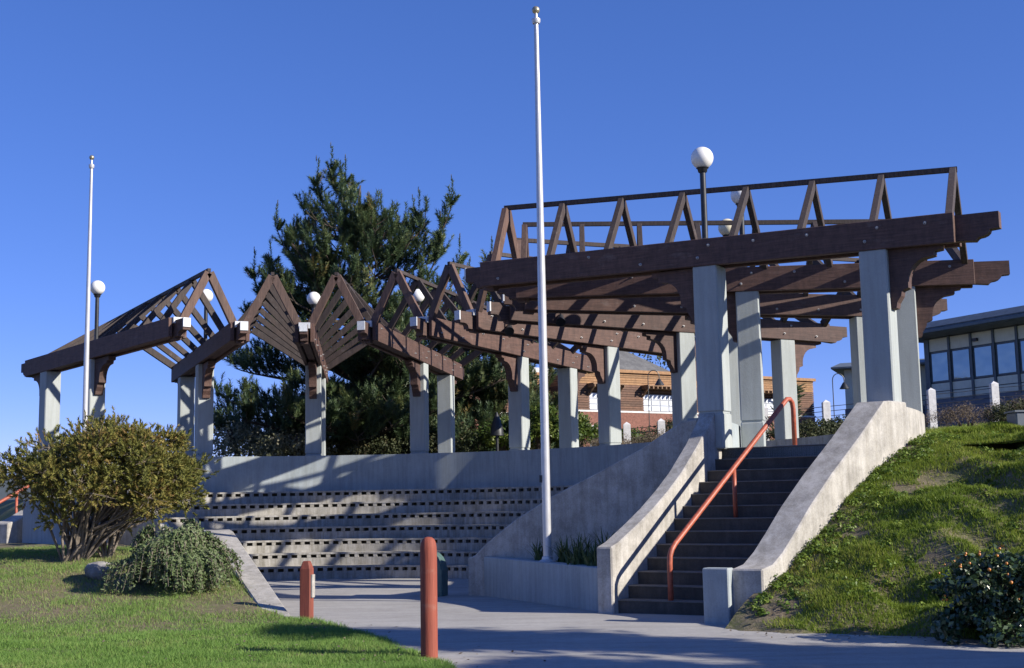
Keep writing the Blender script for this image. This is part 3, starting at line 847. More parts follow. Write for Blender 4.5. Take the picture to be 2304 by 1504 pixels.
def shrub(name, loc, size, mat, label, cat="shrub", group=None, nb=40, per=70, leaf=0.09, aspect=0.5, seed=0, stems=5, bl=0.3, low=-.25):
    rng = np.random.default_rng(seed)
    t = thing(name, label, cat, loc, group)
    sx, sy, sz = size
    blobs = []
    for i in range(nb):
        d = unit(rng.normal(size=3)); d[2] = abs(d[2]) * (1.0 - .2 * (low < -.5)) + low if rng.random() < .55 or low > -.5 else abs(d[2])
        k = rng.uniform(0.45, 0.95)
        c = np.array([d[0] * sx * k, d[1] * sy * k, sz * (0.48 + 0.50 * d[2] * k)])
        br = bl * rng.uniform(0.6, 1.2) * min(sx, sz) * 0.9
        blobs.append((c, (br, br, br * 0.85)))
    V, Fc, T = clump_crown(rng, blobs, per, leaf, aspect)
    keep = V.reshape(-1, 4, 3)[:, :, 2].min(1) > 0.0
    V = V.reshape(-1, 4, 3)[keep].reshape(-1, 3); T = T.reshape(-1, 4)[keep].ravel()
    link("foliage", npmesh("foliage", V, np.arange(len(V)).reshape(-1, 4), mat, T), t, (0, 0, 0))
    mb = MB()
    for i in range(stems):
        a = rng.uniform(0, 2 * math.pi); k = rng.uniform(.3, .8)
        mb.tube([(0.1 * sx * math.cos(a), .1 * sy * math.sin(a), -.1), (sx * .3 * k * math.cos(a), sy * .3 * k * math.sin(a), sz * .35), (sx * k * .7 * math.cos(a), sy * k * .7 * math.sin(a), sz * .75)], [.04 * sz, .03 * sz, .01 * sz], 6)
    link("stem", mb.mesh("stem", M['bark']), t, (0, 0, 0))
    return t

def pine_tree(name, base, height, label, tips, seed, nlimb, spread, group=None, bias=0.0):
    rng = np.random.default_rng(seed); R = random.Random(seed)
    t = thing(name, label, "tree", base, group)
    B = np.array(base)
    trunk = [(0, 0, -.3)] + [(0.12 * math.sin(i * 1.3 + seed), 0.12 * math.cos(i * 1.7), height * i / 8 * 0.96) for i in range(1, 9)]
    rs = [max(.03, 0.024 * height * (1 - i / 8.6)) for i in range(9)]
    MB().tube(trunk, rs, 10).build("trunk", M['bark'], None, True).parent = t
    limbs = MB(); SP, SA, SL, ST = [], [], [], []
    CP, CA, CL = [], [], []
    KP, KA, KL = [], [], []
    def trunk_at(z):
        return np.array([0.12 * math.sin(z / height * 8 * 1.3 + seed) * min(1, z), 0, z])
    def shoot_cluster(p, ax, n, L, tint):
        for _ in range(n):
            d = unit(np.array(ax) * .6 + rng.normal(size=3) * 0.40 + np.array([0, 0, 1.0]))
            SP.append(p + rng.normal(size=3) * 0.05); SA.append(d); SL.append(L * R.uniform(.7, 1.25)); ST.append(min(1, max(0, tint + R.uniform(-.18, .18))))
    def limb(p0, p3, lift, tip, lead=False):
        p0, p3 = np.array(p0, float), np.array(p3, float)
        Lh = np.linalg.norm(p3 - p0)
        p1 = p0 + (p3 - p0) * np.array([.40, .40, .12 if lift > 0 else .35]) + np.array([0, 0, 0.03 * Lh])
        p2 = p0 + (p3 - p0) * np.array([.85, .85, .50 if lift > 0 else .7])
        pts = []
        for i in range(9):
            u_ = i / 8
            pts.append((1 - u_) ** 3 * p0 + 3 * u_ * (1 - u_) ** 2 * p1 + 3 * u_ * u_ * (1 - u_) * p2 + u_ ** 3 * p3)
        limbs.tube([tuple(p) for p in pts], [max(.012, .022 * Lh * (1 - i / 8.8)) for i in range(9)], 6)
        n_t = int(3 + Lh * (1.5 if lead else 3.4 if p3[2] < height * .45 else 1.9))
        for i in range(n_t):
            u_ = 0.22 + 0.76 * (i + R.random()) / n_t
            j = min(7, int(u_ * 8)); f_ = u_ * 8 - j
            p = pts[j] * (1 - f_) + pts[j + 1] * f_
            dr = unit(pts[j + 1] - pts[j])
            sdv = unit(np.cross(dr, np.array([0, 0, 1.0]))) * R.choice((-1, 1))
            tw = unit(dr * .6 + sdv * R.uniform(.3, 1) + np.array([0, 0, R.uniform(.05, .75)]))
            tl = R.uniform(.35, .95) * (1.15 - .5 * u_) * (.62 if lead else 1)
            e = p + tw * tl
            limbs.tube([tuple(p), tuple(p + tw * tl * .5 + np.array([0, 0, -.02])), tuple(e)], [.02, .015, .01], 5)
            tn = R.random()
            tn = 0.92 if R.random() < 0.035 else tn * 0.72
            shoot_cluster(p + tw * tl * .55, tw, 1, .42, tn * .8)
            shoot_cluster(e, tw, 3 if lead or p3[2] > height * .6 else 4, .52, tn)
        if tip:
            n0 = len(SP)
            for q in range(3):
                uu = 1 - 0.10 * (q + 1)
                j = int(uu * 8); p = pts[j]
                for w_ in range(4):
                    an = R.uniform(0, 6.28)
                    SP.append(p); SA.append(np.array([math.cos(an) * .8, math.sin(an) * .8, .75])); SL.append(R.uniform(.35, .55)); ST.append(.35)
            e = pts[-1]
            SP.append(pts[7]); SA.append(pts[8] - pts[7]); SL.append(float(np.linalg.norm(pts[8] - pts[7])) + .1); ST.append(.3)
            KP.append(e); KA.append(np.array([R.uniform(-.09, .09), R.uniform(-.09, .09), 1])); KL.append(.95 if lead else .6)
            for w_ in range(4):
                an = R.uniform(0, 6.28)
                KP.append(e + np.array([0, 0, .02])); KA.append(np.array([math.cos(an) * .75, math.sin(an) * .75, .9])); KL.append(.42)
            CP.append(e + np.array([0, 0, (.90 if lead else .55)])); CA.append(np.array([0, 0, 1.])); CL.append(.2)
    for (tx, ty, tz) in tips:
        dx = math.hypot(tx, ty)
        z0 = max(1.2, tz - 1.6 - dx * 0.85)
        limb(trunk_at(min(z0, height * .9)), (tx, ty, tz - 1.0), 1, True, True)
    for i in range(nlimb):
        hz = height * (0.03 + 0.78 * ((i + R.random()) / nlimb) ** 1.25)
        az = R.uniform(0, 2 * math.pi) if i % 4 else R.choice((0, math.pi)) + R.uniform(-.5, .5)
        if i % 3 == 1: az = -math.pi / 2 + R.uniform(-.9, .9)
        L = spread(hz / height) * R.uniform(.7, 1.08)
        rise = R.uniform(.10, .55) * L * (0.4 + hz / height)
        limb(trunk_at(hz), (math.cos(az) * L, math.sin(az) * L, hz + rise), 1 if hz > height * .35 else 0, R.random() < .30 and hz > .4 * height)
    limbs.build("branches", M['bark'], None).parent = t
    V, Fc, T = shoots(np.array(SP), np.array(SA), np.array(SL), 0.165, 60, 0.032, rng, np.clip(np.array(ST) + bias, 0, 1), 1.7)
    link("crown", npmesh("crown", V, Fc, M['pine'], T), t, (0, 0, 0))
    if KP:
        V, Fc, T = shoots(np.array(KP), np.array(KA), np.array(KL), 0.135, 110, 0.036, rng, np.full(len(KP), .42), 1.6)
        link("candle_shoots", npmesh("candle_shoots", V, Fc, M['pine'], T), t, (0, 0, 0))
    if CP:
        V, Fc, T = shoots(np.array(CP), np.array(CA), np.array(CL), 0.07, 26, 0.03, rng, np.full(len(CP), .6), 0.5)
        link("candle_buds", npmesh("candle_buds", V, Fc, M['bud'], T), t, (0, 0, 0))
    return t

PB = (-5.4, 44.0, 2.3)
tips_px = [(-6.3, 43.6, 14.2), (-6.9, 44.2, 13.9), (-5.9, 44.5, 14.0), (-2.05, 43.8, 13.0), (-3.2, 43.5, 12.5), (-3.5, 44.6, 12.5), (-4.5, 43.4, 12.4), (-5.05, 44.6, 12.6),
           (-8.2, 43.8, 12.2), (-8.55, 44.6, 11.1), (-9.0, 43.7, 10.5), (-8.4, 43.2, 10.2), (-1.8, 44.4, 11.0), (-2.4, 43.0, 11.5), (-7.6, 44, 11.4), (-3.9, 44.9, 11.6)]
pine_tree("pine_tree", PB, 11.0, "large dark green pine with upright shoots behind the pergola", [(x - PB[0], y - PB[1], z - PB[2]) for x, y, z in tips_px], 3, 118,
          lambda k: 5.0 * (1 - 0.80 * max(0, k - 0.2) / 0.8))
PB2 = (-0.6, 46.5, 2.5)
pine_tree("pine_tree", PB2, 7.8, "smaller pine partly hidden behind the inner end of the front beam", [(-.1, .3, 8.9), (-.9, -.4, 8.0), (0.6, .2, 7.9)], 8, 60,
          lambda k: 2.7 * (1 - 0.62 * k), None, 0.16)

# olive bush in the left foreground
def olive_bush():
    base = (-7.30, 22.3, 0.72)
    t = thing("olive_bush", "broad olive brown bush with bare grey stems on the left lawn", "bush", base)
    rng = np.random.default_rng(21); R = random.Random(21)
    mb = MB(); P, A, Tn, Ls = [], [], [], []
    lumps = []
    for i in range(132):
        az = R.uniform(0, 2 * math.pi); el = math.asin(R.uniform(-.85, 1.0))
        k = R.uniform(.62, .96)
        x, y = math.cos(az) * math.cos(el) * 1.80 * k, math.sin(az) * math.cos(el) * 1.35 * k
        z = 1.44 + math.sin(el) * .92 * k + .16 * x * (x < 0) + R.uniform(-.10, .12)
        if x < -.85 and z < 1.32 - .25 * (x + .85): continue
        lumps.append((x, y, z, R.uniform(.12, .42), R.random()))
    roots = [(R.uniform(-.5, .3), R.uniform(-.25, .25), -.1) for _ in range(9)]
    for (x, y, z, r, tn) in lumps:
        ro = roots[R.randrange(9)]
        m1 = (ro[0] * .7 + x * .22 + R.uniform(-.1, .1), ro[1] + y * .2, .42 + R.uniform(-.1, .12))
        m2 = (x * .66 + R.uniform(-.12, .12), y * .62, z * .66 + R.uniform(-.05, .12))
        mb.tube([ro, m1, m2, (x, y, z)], [R.uniform(.018, .036), .021, .014, .007], 6)
        if R.random() < .5:                     # bare side twigs
            mb.tube([m2, (m2[0] + R.uniform(-.3, .3), m2[1] + R.uniform(-.2, .2), m2[2] + R.uniform(-.05, .35))], [.009, .003], 4)
        for k in range(62):
            d = unit(rng.normal(size=3)); q = np.array([x, y, z]) + d * r * R.uniform(.35, 1.1) * np.array([1.15, 1.1, .8])
            P.append(q); A.append(d + np.array([0, 0, .55]) + rng.normal(size=3) * .3); Ls.append(R.uniform(.07, .15)); Tn.append(min(1, max(0, tn * .9 + R.uniform(-.22, .22))))
            if k % 6 == 0: mb.tube([(x, y, z), tuple(q)], [.006, .003], 4)
    mb.build("stem", M['greybark'], None).parent = t
    V, Fc, T = shoots(np.array(P), np.array(A), np.array(Ls), 0.062, 20, 0.022, rng, np.array(Tn), 1.2)
    link("foliage", npmesh("foliage", V, Fc, M['olive'], T), t, (0, 0, 0))
olive_bush()

# drooping grey green shrub
def droop_shrub():
    base = (-5.28, 19.9, 0.36)
    t = thing("drooping_shrub", "low grey green shrub with hanging branches beside the ramped wall", "shrub", base)
    rng = np.random.default_rng(4); R = random.Random(4)
    mb = MB(); P, N, Tn = [], [], []
    for c in range(30):
        caz = R.uniform(0, 2 * math.pi); cl = math.sqrt(R.random()) * .86 + .1; ctop = .92 * math.sqrt(max(.05, 1 - .72 * cl * cl)) * R.uniform(.74, 1.12); ct = R.random()
        for i in range(17):
            az = caz + R.gauss(0, .20); L = cl * R.uniform(.82, 1.12); top = ctop * R.uniform(.88, 1.06)
            dx, dy = math.cos(az), math.sin(az)
            p0 = np.array([dx * L * .25, dy * L * .2, .15]); p1 = np.array([dx * L * .70, dy * L * .55, top * 1.04]); p2 = np.array([dx * L * .98, dy * L * .75, top * .86])
            p3 = np.array([dx * L * 1.10 + R.gauss(0, .03), dy * L * .84, max(.02, top * .86 - R.uniform(.15, .60))])
            pts = [p0, p1, p2, p3]
            mb.tube([tuple(p) for p in pts], [.012, .008, .006, .003], 4)
            tn = min(1, max(0, ct + R.uniform(-.25, .25)))
            for k in range(66):
                u_ = R.uniform(.75, 3.0); j = min(2, int(u_)); f_ = u_ - j
                q = pts[j] * (1 - f_) + pts[j + 1] * f_
                P.append(q + rng.normal(size=3) * .022); N.append(np.array([dx, dy, .5]) + rng.normal(size=3) * .8); Tn.append(tn)
    mb.build("stem", M['greybark'], None).parent = t
    V, Fc, T = leaves(np.array(P), unit(np.array(N)), 0.066, .36, rng, np.array(Tn))
    link("foliage", npmesh("foliage", V, Fc, M['droop'], T), t, (0, 0, 0))
droop_shrub()

# rock between the bushes
def rock(loc, s, label, seed):
    bm = bmesh.new(); bmesh.ops.create_icosphere(bm, subdivisions=3, radius=1)
    for v in bm.verts:
        k = 1 + .16 * fbm(v.co.x * 1.7 + seed, v.co.y * 1.7 + v.co.z, seed)
        v.co = Vector((v.co.x * s[0], v.co.y * s[1], v.co.z * s[2])) * k
    me = bpy.data.meshes.new("rock"); bm.to_mesh(me); bm.free(); me.materials.append(M['rock'])
    return tag(link("rock", me, None, loc), label, "rock")
rock((-6.62, 20.55, 0.60), (.27, .2, .16), "pale grey rock lying under the olive bush", 2)

# glossy shrub with orange berries at the lower right
gsh = shrub("berry_shrub", (5.30, 14.05, -0.02), (.82, .62, 1.02), M['glossy'], "dense glossy dark shrub dotted with orange berries at lower right", nb=170, per=70, leaf=.072, aspect=.55, seed=12, bl=.20, low=-.9)
rng_ = np.random.default_rng(3)
mb = MB()
for i in range(46):
    d_ = unit(rng_.normal(size=3)); d_[2] = abs(d_[2])
    c_ = d_ * np.array([.80, .65, .62]) * rng_.uniform(.88, 1.0) + np.array([0, 0, .45])
    mb.sphere(tuple(c_), rng_.uniform(.010, .020), 6, 4)
tag(link("berries", mb.mesh("berries", M['berry']), gsh, (0, 0, 0)), kind='stuff')

# strap leaved plants in the planter
def strap_plant(loc, h, n, seed, label):
    rng = np.random.default_rng(seed); mb_v, mb_f, tt = [], [], []
    for i in range(n):
        a = rng.uniform(0, 6.283); L = h * rng.uniform(.6, 1.15); lean = rng.uniform(.15, .8)
        w_ = rng.uniform(.012, .022); d_ = np.array([math.cos(a), math.sin(a), 0]); s_ = np.array([-math.sin(a), math.cos(a), 0])
        o = np.array([rng.normal() * .07, rng.normal() * .07, 0]); k0 = len(mb_v)
        for j in range(5):
            u_ = j / 4
            c_ = o + d_ * L * lean * u_ ** 1.5 + np.array([0, 0, L * (u_ - .38 * lean * u_ ** 2.2)])
            ww = w_ * (1 - .9 * u_ ** 2)
            mb_v += [c_ - s_ * ww, c_ + s_ * ww]; tt += [rng.uniform(0, 1)] * 2
        mb_f += [(k0 + 2 * j, k0 + 2 * j + 1, k0 + 2 * j + 3, k0 + 2 * j + 2) for j in range(4)]
    t = thing("strap_plant", label, "plant", loc, "leafy plants in the planter")
    link("leaves", npmesh("leaves", mb_v, mb_f, M['agap'], tt), t, (0, 0, 0))
k = 0
for (R_, s_, h, lab) in [(7.25, -1.45, .48, "green strap leaved plant right beside the flagpole foot"), (7.65, -1.75, .55, "strap leaved plant second right of the flagpole in the planter"), (8.05, -1.55, .62, "tall strap leaved plant near the middle of the planter"),
                         (8.45, -1.95, .60, "strap leaved plant tucked against the left stair wall"), (8.3, -2.45, .42, "low strap leaved plant at the front right of the planter"), (6.55, -1.05, .42, "strap leaved plant left of the flagpole foot"), (7.9, -2.2, .36, "short strap leaved plant behind the planter front wall")]:
    strap_plant(RS(R_, s_, .56), h, 46, 50 + k, lab); k += 1

# shrubs behind the wall and hedges on the hill
sh = [("shrub", (-8.6, 41.0), (1.6, 1.2, 2.5), 'pale', "pale olive shrub left of the pine below the pergola", .11, 61),
      ("shrub", (-6.9, 40.0), (1.3, 1.0, 2.0), 'pale', "greyish olive shrub below the pine trunk", .11, 62),
      ("shrub", (-4.6, 40.5), (1.7, 1.0, 1.7), 'hedge', "dark shrub in the shade under the pine", .10, 63),
      ("shrub", (-2.2, 40.5), (1.4, 1.0, 1.9), 'hedge', "dark shrub behind the columns right of the pine trunk", .10, 64),
      ("shrub", (-0.35, 40.5), (1.0, 1.0, 1.75), 'shrub', "bright green shrub left of the column beside the big flagpole", .12, 65),
      ("shrub", (0.9, 40.0), (.95, .9, 2.15), 'shrub', "bright green shrub just left of the big flagpole", .12, 66),
      ("shrub", (2.0, 40.6), (.9, .9, 1.9), 'shrub', "bright green shrub just right of the big flagpole", .12, 67),
      ("shrub", (4.2, 47.5), (1.1, .8, 1.35), 'shrub', "green shrub under the left window of the wooden building", .11, 68),
      ("shrub", (6.2, 48.5), (1.5, .9, 1.5), 'hedge', "dark green shrub below the right window of the wooden building", .10, 69),
      ("shrub", (8.2, 49.0), (1.5, .9, 1.6), 'shrub', "green shrub by the gooseneck lamp behind the columns", .10, 70),
      ("dry_shrub", (2.9, 38.0), (.9, .8, .85), 'dry', "dry brown shrub at the left end of the white posts", .08, 71),
      ("dry_shrub", (4.4, 38.5), (1.0, .8, .95), 'dry', "dry brown shrub in front of the middle white post", .08, 72),
      ("dry_shrub", (5.9, 39.0), (1.0, .8, 1.05), 'dry', "dry brown shrub next to the left stair wall top", .08, 73),
      ("hedge", (9.0, 36.5), (1.4, .9, .85), 'hedge', "green brown hedge seen through the stair top", .08, 74),
      ("hedge", (7.6, 33.0), (1.3, .8, .60), 'hedge', "low hedge just behind the top of the stairs", .07, 75),
      ("hedge", (10.6, 38.5), (1.4, .9, .72), 'dry', "brown hedge in front of the white post beyond the stairs", .08, 76),
      ("hedge", (10.4, 29.2), (1.1, .7, .80), 'dry', "dry brown hedge just right of the last column", .06, 77),
      ("hedge", (11.7, 28.6), (1.2, .7, .85), 'hedge', "green brown hedge below the first white post on the right", .06, 78),
      ("hedge", (13.1, 28.4), (1.2, .7, .95), 'hedge', "dark hedge along the top of the bank at the right edge", .06, 79),
      ("hedge", (12.4, 30.6), (1.2, .7, .98), 'dry', "dry hedge showing behind the dark one on the right", .06, 80),
      ("hedge", (14.2, 31.0), (1.3, .8, 1.1), 'dry', "brown hedge below the second white post on the right", .06, 81)]
for (nm, (x, y), sz, mk, lab, lf, sd_) in sh:
    shrub(nm, (x, y, hill_z(x, y) - .08), sz, M[mk], lab, "hedge" if nm == "hedge" else "shrub", {"hedge": "hedges along the top of the hill", "dry_shrub": "dry shrubs behind the wall"}.get(nm, "shrubs behind the amphitheatre wall"),
          nb=64, per=75, leaf=lf, aspect=.5 if mk != 'dry' else .18, seed=sd_)
# small wind blown cypress beyond the stair top
rngc = np.random.default_rng(9)
cy = thing("cypress_sapling", "small dark conifer with a leaning tip beyond the stair top", "tree", (9.3, 44, hill_z(9.3, 44)))
MB().tube([(0, 0, -.2), (.1, 0, .9), (.45, 0, 1.9)], [.06, .045, .015], 6).build("trunk", M['bark'], None).parent = cy
Pn, An = [], []
for i in range(240):
    u_ = rngc.uniform(.1, 1); a = rngc.uniform(0, 6.28); r_ = (1.05 - u_) * .75 * rngc.uniform(.2, 1)
    Pn.append([.45 * u_ ** 1.5 + r_ * math.cos(a), r_ * math.sin(a), 1.9 * u_]); An.append([math.cos(a) + .6, math.sin(a), .5])
V, Fc, T = shoots(np.array(Pn), np.array(An), rngc.uniform(.2, .4, 240), .10, 22, .03, rngc, rngc.uniform(0, .6, 240), .5)
link("crown", npmesh("crown", V, Fc, M['pine'], T), cy, (0, 0, 0))

# far wood behind the wooden building
rngf = np.random.default_rng(33)
gs = []
for i in range(60):
    x = rngf.uniform(-2, 40); y = rngf.uniform(92, 104)
    c = (x, y, 5 + rngf.uniform(2, 6.0)); r = rngf.uniform(1.6, 2.8)
    if x > 13: continue
    P, N = in_ellipsoid(rngf, 420, c, (r, r, r * .9))
    gs.append(leaves(P, unit(N + rngf.normal(size=N.shape) * .6), .32, .6, rngf, np.full(420, rngf.uniform(0, .7))))
V, Fc, T = cat_geo(gs)
tag(link("far_trees", npmesh("far_trees", V, Fc, M['hedge'], T)), "dark mass of trees behind the wooden building roof", "trees", None, 'stuff')

# trees outside the frame on the right whose shadows cross the plaza and the lawn
def shade_tree(loc, h, sp, seed, label, low=.42):
    rng = np.random.default_rng(seed)
    t = thing("shade_tree", label, "tree", loc, "trees standing right of the view")
    MB().tube([(0, 0, -.2), (.1, .1, h * .4), (-.1, .2, h * .75), (0, 0, h)], [.2, .16, .1, .03], 8).build("trunk", M['bark'], None).parent = t
    gs = []
    for i in range(34):
        z = h * rng.uniform(low, 1.0); a = rng.uniform(0, 6.28); rr = sp * rng.uniform(.15, 1) * (1.25 - z / h)
        c = (rr * math.cos(a), rr * math.sin(a), z)
        P, N = in_ellipsoid(rng, 260, c, (rng.uniform(.5, 1.0), rng.uniform(.5, 1.0), rng.uniform(.14, .3)), .1)
        gs.append(leaves(P, unit(N + rng.normal(size=N.shape) * .5 + np.array([0, 0, .6])), .22, .5, rng, np.full(260, rng.uniform(0, 1))))
    V, Fc, T = cat_geo(gs)
    link("crown", npmesh("crown", V, Fc, M['pine'], T), t, (0, 0, 0))
shade_tree((12.8, 7.2, -.1), 7.0, 2.0, 5, "spreading tree just beyond the right edge shading the paving")
shade_tree((17.2, 6.7, -.1), 8.2, 2.6, 6, "second spreading tree beyond the right edge")
shade_tree((20.8, 4.9, -.1), 9.4, 2.8, 7, "tallest spreading tree beyond the right edge")
shade_tree((15.2, 5.9, -.1), 8.6, 2.8, 8, "spreading tree nearest the camera beyond the right edge")
shade_tree((11.4, 10.0, -.1), 7.7, 1.6, 9, "slender spreading tree beyond the right edge shading the lawn", .70)

# ------------------------------------------------------------------ grass
def blades(name, P, h, w_, rng, tint, mat, label):
    n = len(P)
    a = rng.uniform(0, 6.283, n)
    sx = np.stack([np.cos(a), np.sin(a), np.zeros(n)], 1) * (w_ * rng.uniform(.7, 1.3, n))[:, None]
    lean = rng.normal(size=(n, 3)) * .45; lean[:, 2] = 0
    hh = (h * rng.uniform(.55, 1.25, n))
    tip = P + (lean + np.array([0, 0, 1])) * hh[:, None]
    V = np.stack([P - sx, P + sx, tip], 1).reshape(-1, 3)
    return tag(link(name, npmesh(name, V, np.arange(3 * n).reshape(n, 3), mat, np.repeat(tint, 3))), label, None, None, 'stuff')

rngg = np.random.default_rng(77)
P, T = [], []
for i in range(200000):
    y = 12.2 + 14 * rngg.random() ** 1.6
    e = lawn_edge(y)
    x = e + .03 * rngg.random() - (y * .42 + e) * rngg.random() * 1.0
    if x < -.40 * y - .3: continue
    n1 = fbm(x * .9, y * .9, 3)
    dirt = smooth(1.35, .2, math.hypot((x + 3.95) / 1.0, (y - 18.6) / .75)) + .75 * smooth(1.6, .2, math.hypot((x + 6.6) / 1.6, (y - 18.8) / 1.1)) * (0.6 + .4 * n1)
    if rngg.random() < dirt * .93: continue
    if y > 16.5 and rngg.random() < .35 + .25 * n1: continue
    P.append((x, y, lawn_z(x, y) - .005)); T.append(min(1, max(0, .42 + .15 * n1 + .12 * fbm(x * 2.9, y * 3.3, 8) + .36 * smooth(16.0, 19.0, y) + rngg.normal() * .16)))
blades("lawn_grass", np.array(P), np.array([.052 * (1 + .35 * fbm(p[0] * 1.7, p[1] * 2.1, 4)) for p in P]), .0045, rngg, np.array(T), M['grass'], "short green grass on the left lawn")
P, T, Hh = [], [], []
for i in range(380000):
    s = -4.85 + 8.0 * rngg.random()
    R = right_wall_R(s) + .02 + 9 * rngg.random() ** 1.25
    if s > 0 and math.hypot(R, s) < 12.4: continue
    n1 = fbm(R * 1.3, s * 1.7, 5)
    n2 = fbm(R * .7 + 4, s * .9, 6)
    bare = smooth(-.36, -.95, n1) * .92 + smooth(-3.6, -4.9, s) * .45 + smooth(.9, .1, R - right_wall_R(s)) * (.75 if s < -2 else .35)
    if rngg.random() < bare: continue
    p = RS(R, s); z = bank_z(R, s) if s < .02 else max(bank_z(R, min(s, 1.2)), hill_z(p.x, p.y))
    P.append((p.x, p.y, z - .01)); T.append(min(1, max(0, .44 + .22 * n2 + rngg.normal() * .14 + .3 * (bare > .5)))); Hh.append(.060 * (1.0 + .45 * max(0, n1)))
blades("bank_grass", np.array(P), np.array(Hh), .0065, rngg, np.array(T), M['bankgrass'], "rough tufted grass on the bank right of the stairs")
gs = []
for i in range(520):
    s_ = -4.5 + 5.2 * rngg.random()
    R_ = right_wall_R(s_) + .06 + 6 * rngg.random() ** 2.6
    if s_ > 0 and math.hypot(R_, s_) < 12.5: continue
    n1 = fbm(R_ * 1.3, s_ * 1.7, 5)
    if n1 < -.1 and rngg.random() < .8 and R_ - right_wall_R(s_) > .5: continue
    p = RS(R_, s_); z = bank_z(R_, s_)
    rr = rngg.uniform(.05, .15); n_ = int(26 + 220 * rr)
    P_, N_ = in_ellipsoid(rngg, n_, (p.x, p.y, z + rr * .25), (rr, rr, rr * .6), .2)
    gs.append(leaves(P_, unit(N_ + rngg.normal(size=N_.shape) * .5 + np.array([0, 0, .6])), .045, .6, rngg, np.full(n_, rngg.uniform(.15, 1))))
V, Fc, Tt = cat_geo(gs)
tag(link("ground_cover", npmesh("ground_cover", V, Fc, M['cover'], Tt)), "leafy weeds in clumps on the bank beside the stairs", None, None, 'stuff')
P, T = [], []
for i in range(60000):
    a = rad(-31.5 + 75 * rngg.random()); r = 12.4 + 22 * rngg.random() ** 1.5
    p = PA(r, a)
    if p.x < 5: continue
    P.append((p.x, p.y, hill_z(p.x, p.y) - .01)); T.append(.5 + rngg.normal() * .2)
blades("hill_grass", np.array(P), .11, .011, rngg, np.clip(np.array(T), 0, 1), M['bankgrass'], "green grass on the hilltop behind the stairs")

rngl = np.random.default_rng(5)
P, N = [], []
for i in range(420):
    if rngl.random() < .62:
        y = 12.6 + 9 * rngl.random() ** 1.4; x = lawn_edge(y) + rngl.normal() * .5 - 3.2 * rngl.random() ** 2
        z = (lawn_z(x, y) + .045 if x < lawn_edge(y) else plaza_z(y)) + .012
    else:
        s_ = -4.95 + rngl.normal() * .22; R_ = 11.3 + 5 * rngl.random(); p = RS(R_, s_); x, y = p.x, p.y
        z = max(bank_z(R_, s_), plaza_z(y)) + .014
    P.append((x, y, z)); N.append((rngl.normal() * .3, rngl.normal() * .3, 1))
V, Fc, Tt = leaves(np.array(P), unit(np.array(N)), .045, .6, rngl, rngl.uniform(0, 1, len(P)))
tag(link("fallen_leaves", npmesh("fallen_leaves", V, Fc, M['dry'], Tt)), "small brown fallen leaves along the lawn and paving edges", None, None, 'stuff')

# ------------------------------------------------------------------ wooden building
M['plank'] = mat_wood("cedar_cladding", (0.175, 0.092, 0.058), (0.105, 0.054, 0.036), (0.25, 0.14, 0.08), (0.5, 6, 14))
M['plankhi'] = mat_wood("pale_cedar_cladding", (0.38, 0.215, 0.10), (0.26, 0.135, 0.062), (0.42, 0.27, 0.15), (0.5, 6, 14))
M['trimw'] = mat_plain("white_trim", (0.72, 0.70, 0.68), .6)
M['brickc'] = mat_plain("red_brick", (0.22, 0.095, 0.07), .85, 0, .2, 12)
M['roofg'] = mat_concrete("grey_shingles", (0.20, 0.20, 0.195), (0.12, 0.12, 0.12), 3, .9, .3, .5)
M['muntin'] = mat_plain("grey_muntin", (0.30, 0.32, 0.36), .6)
M['glassw'] = mat_plain("bright_window_glass", (0.72, 0.76, 0.84), .12, 0, .05, 3)
M['awn'] = mat_wood("awning_timber", (0.32, 0.19, 0.10), (0.17, 0.10, 0.06), (0.3, 0.2, 0.12))
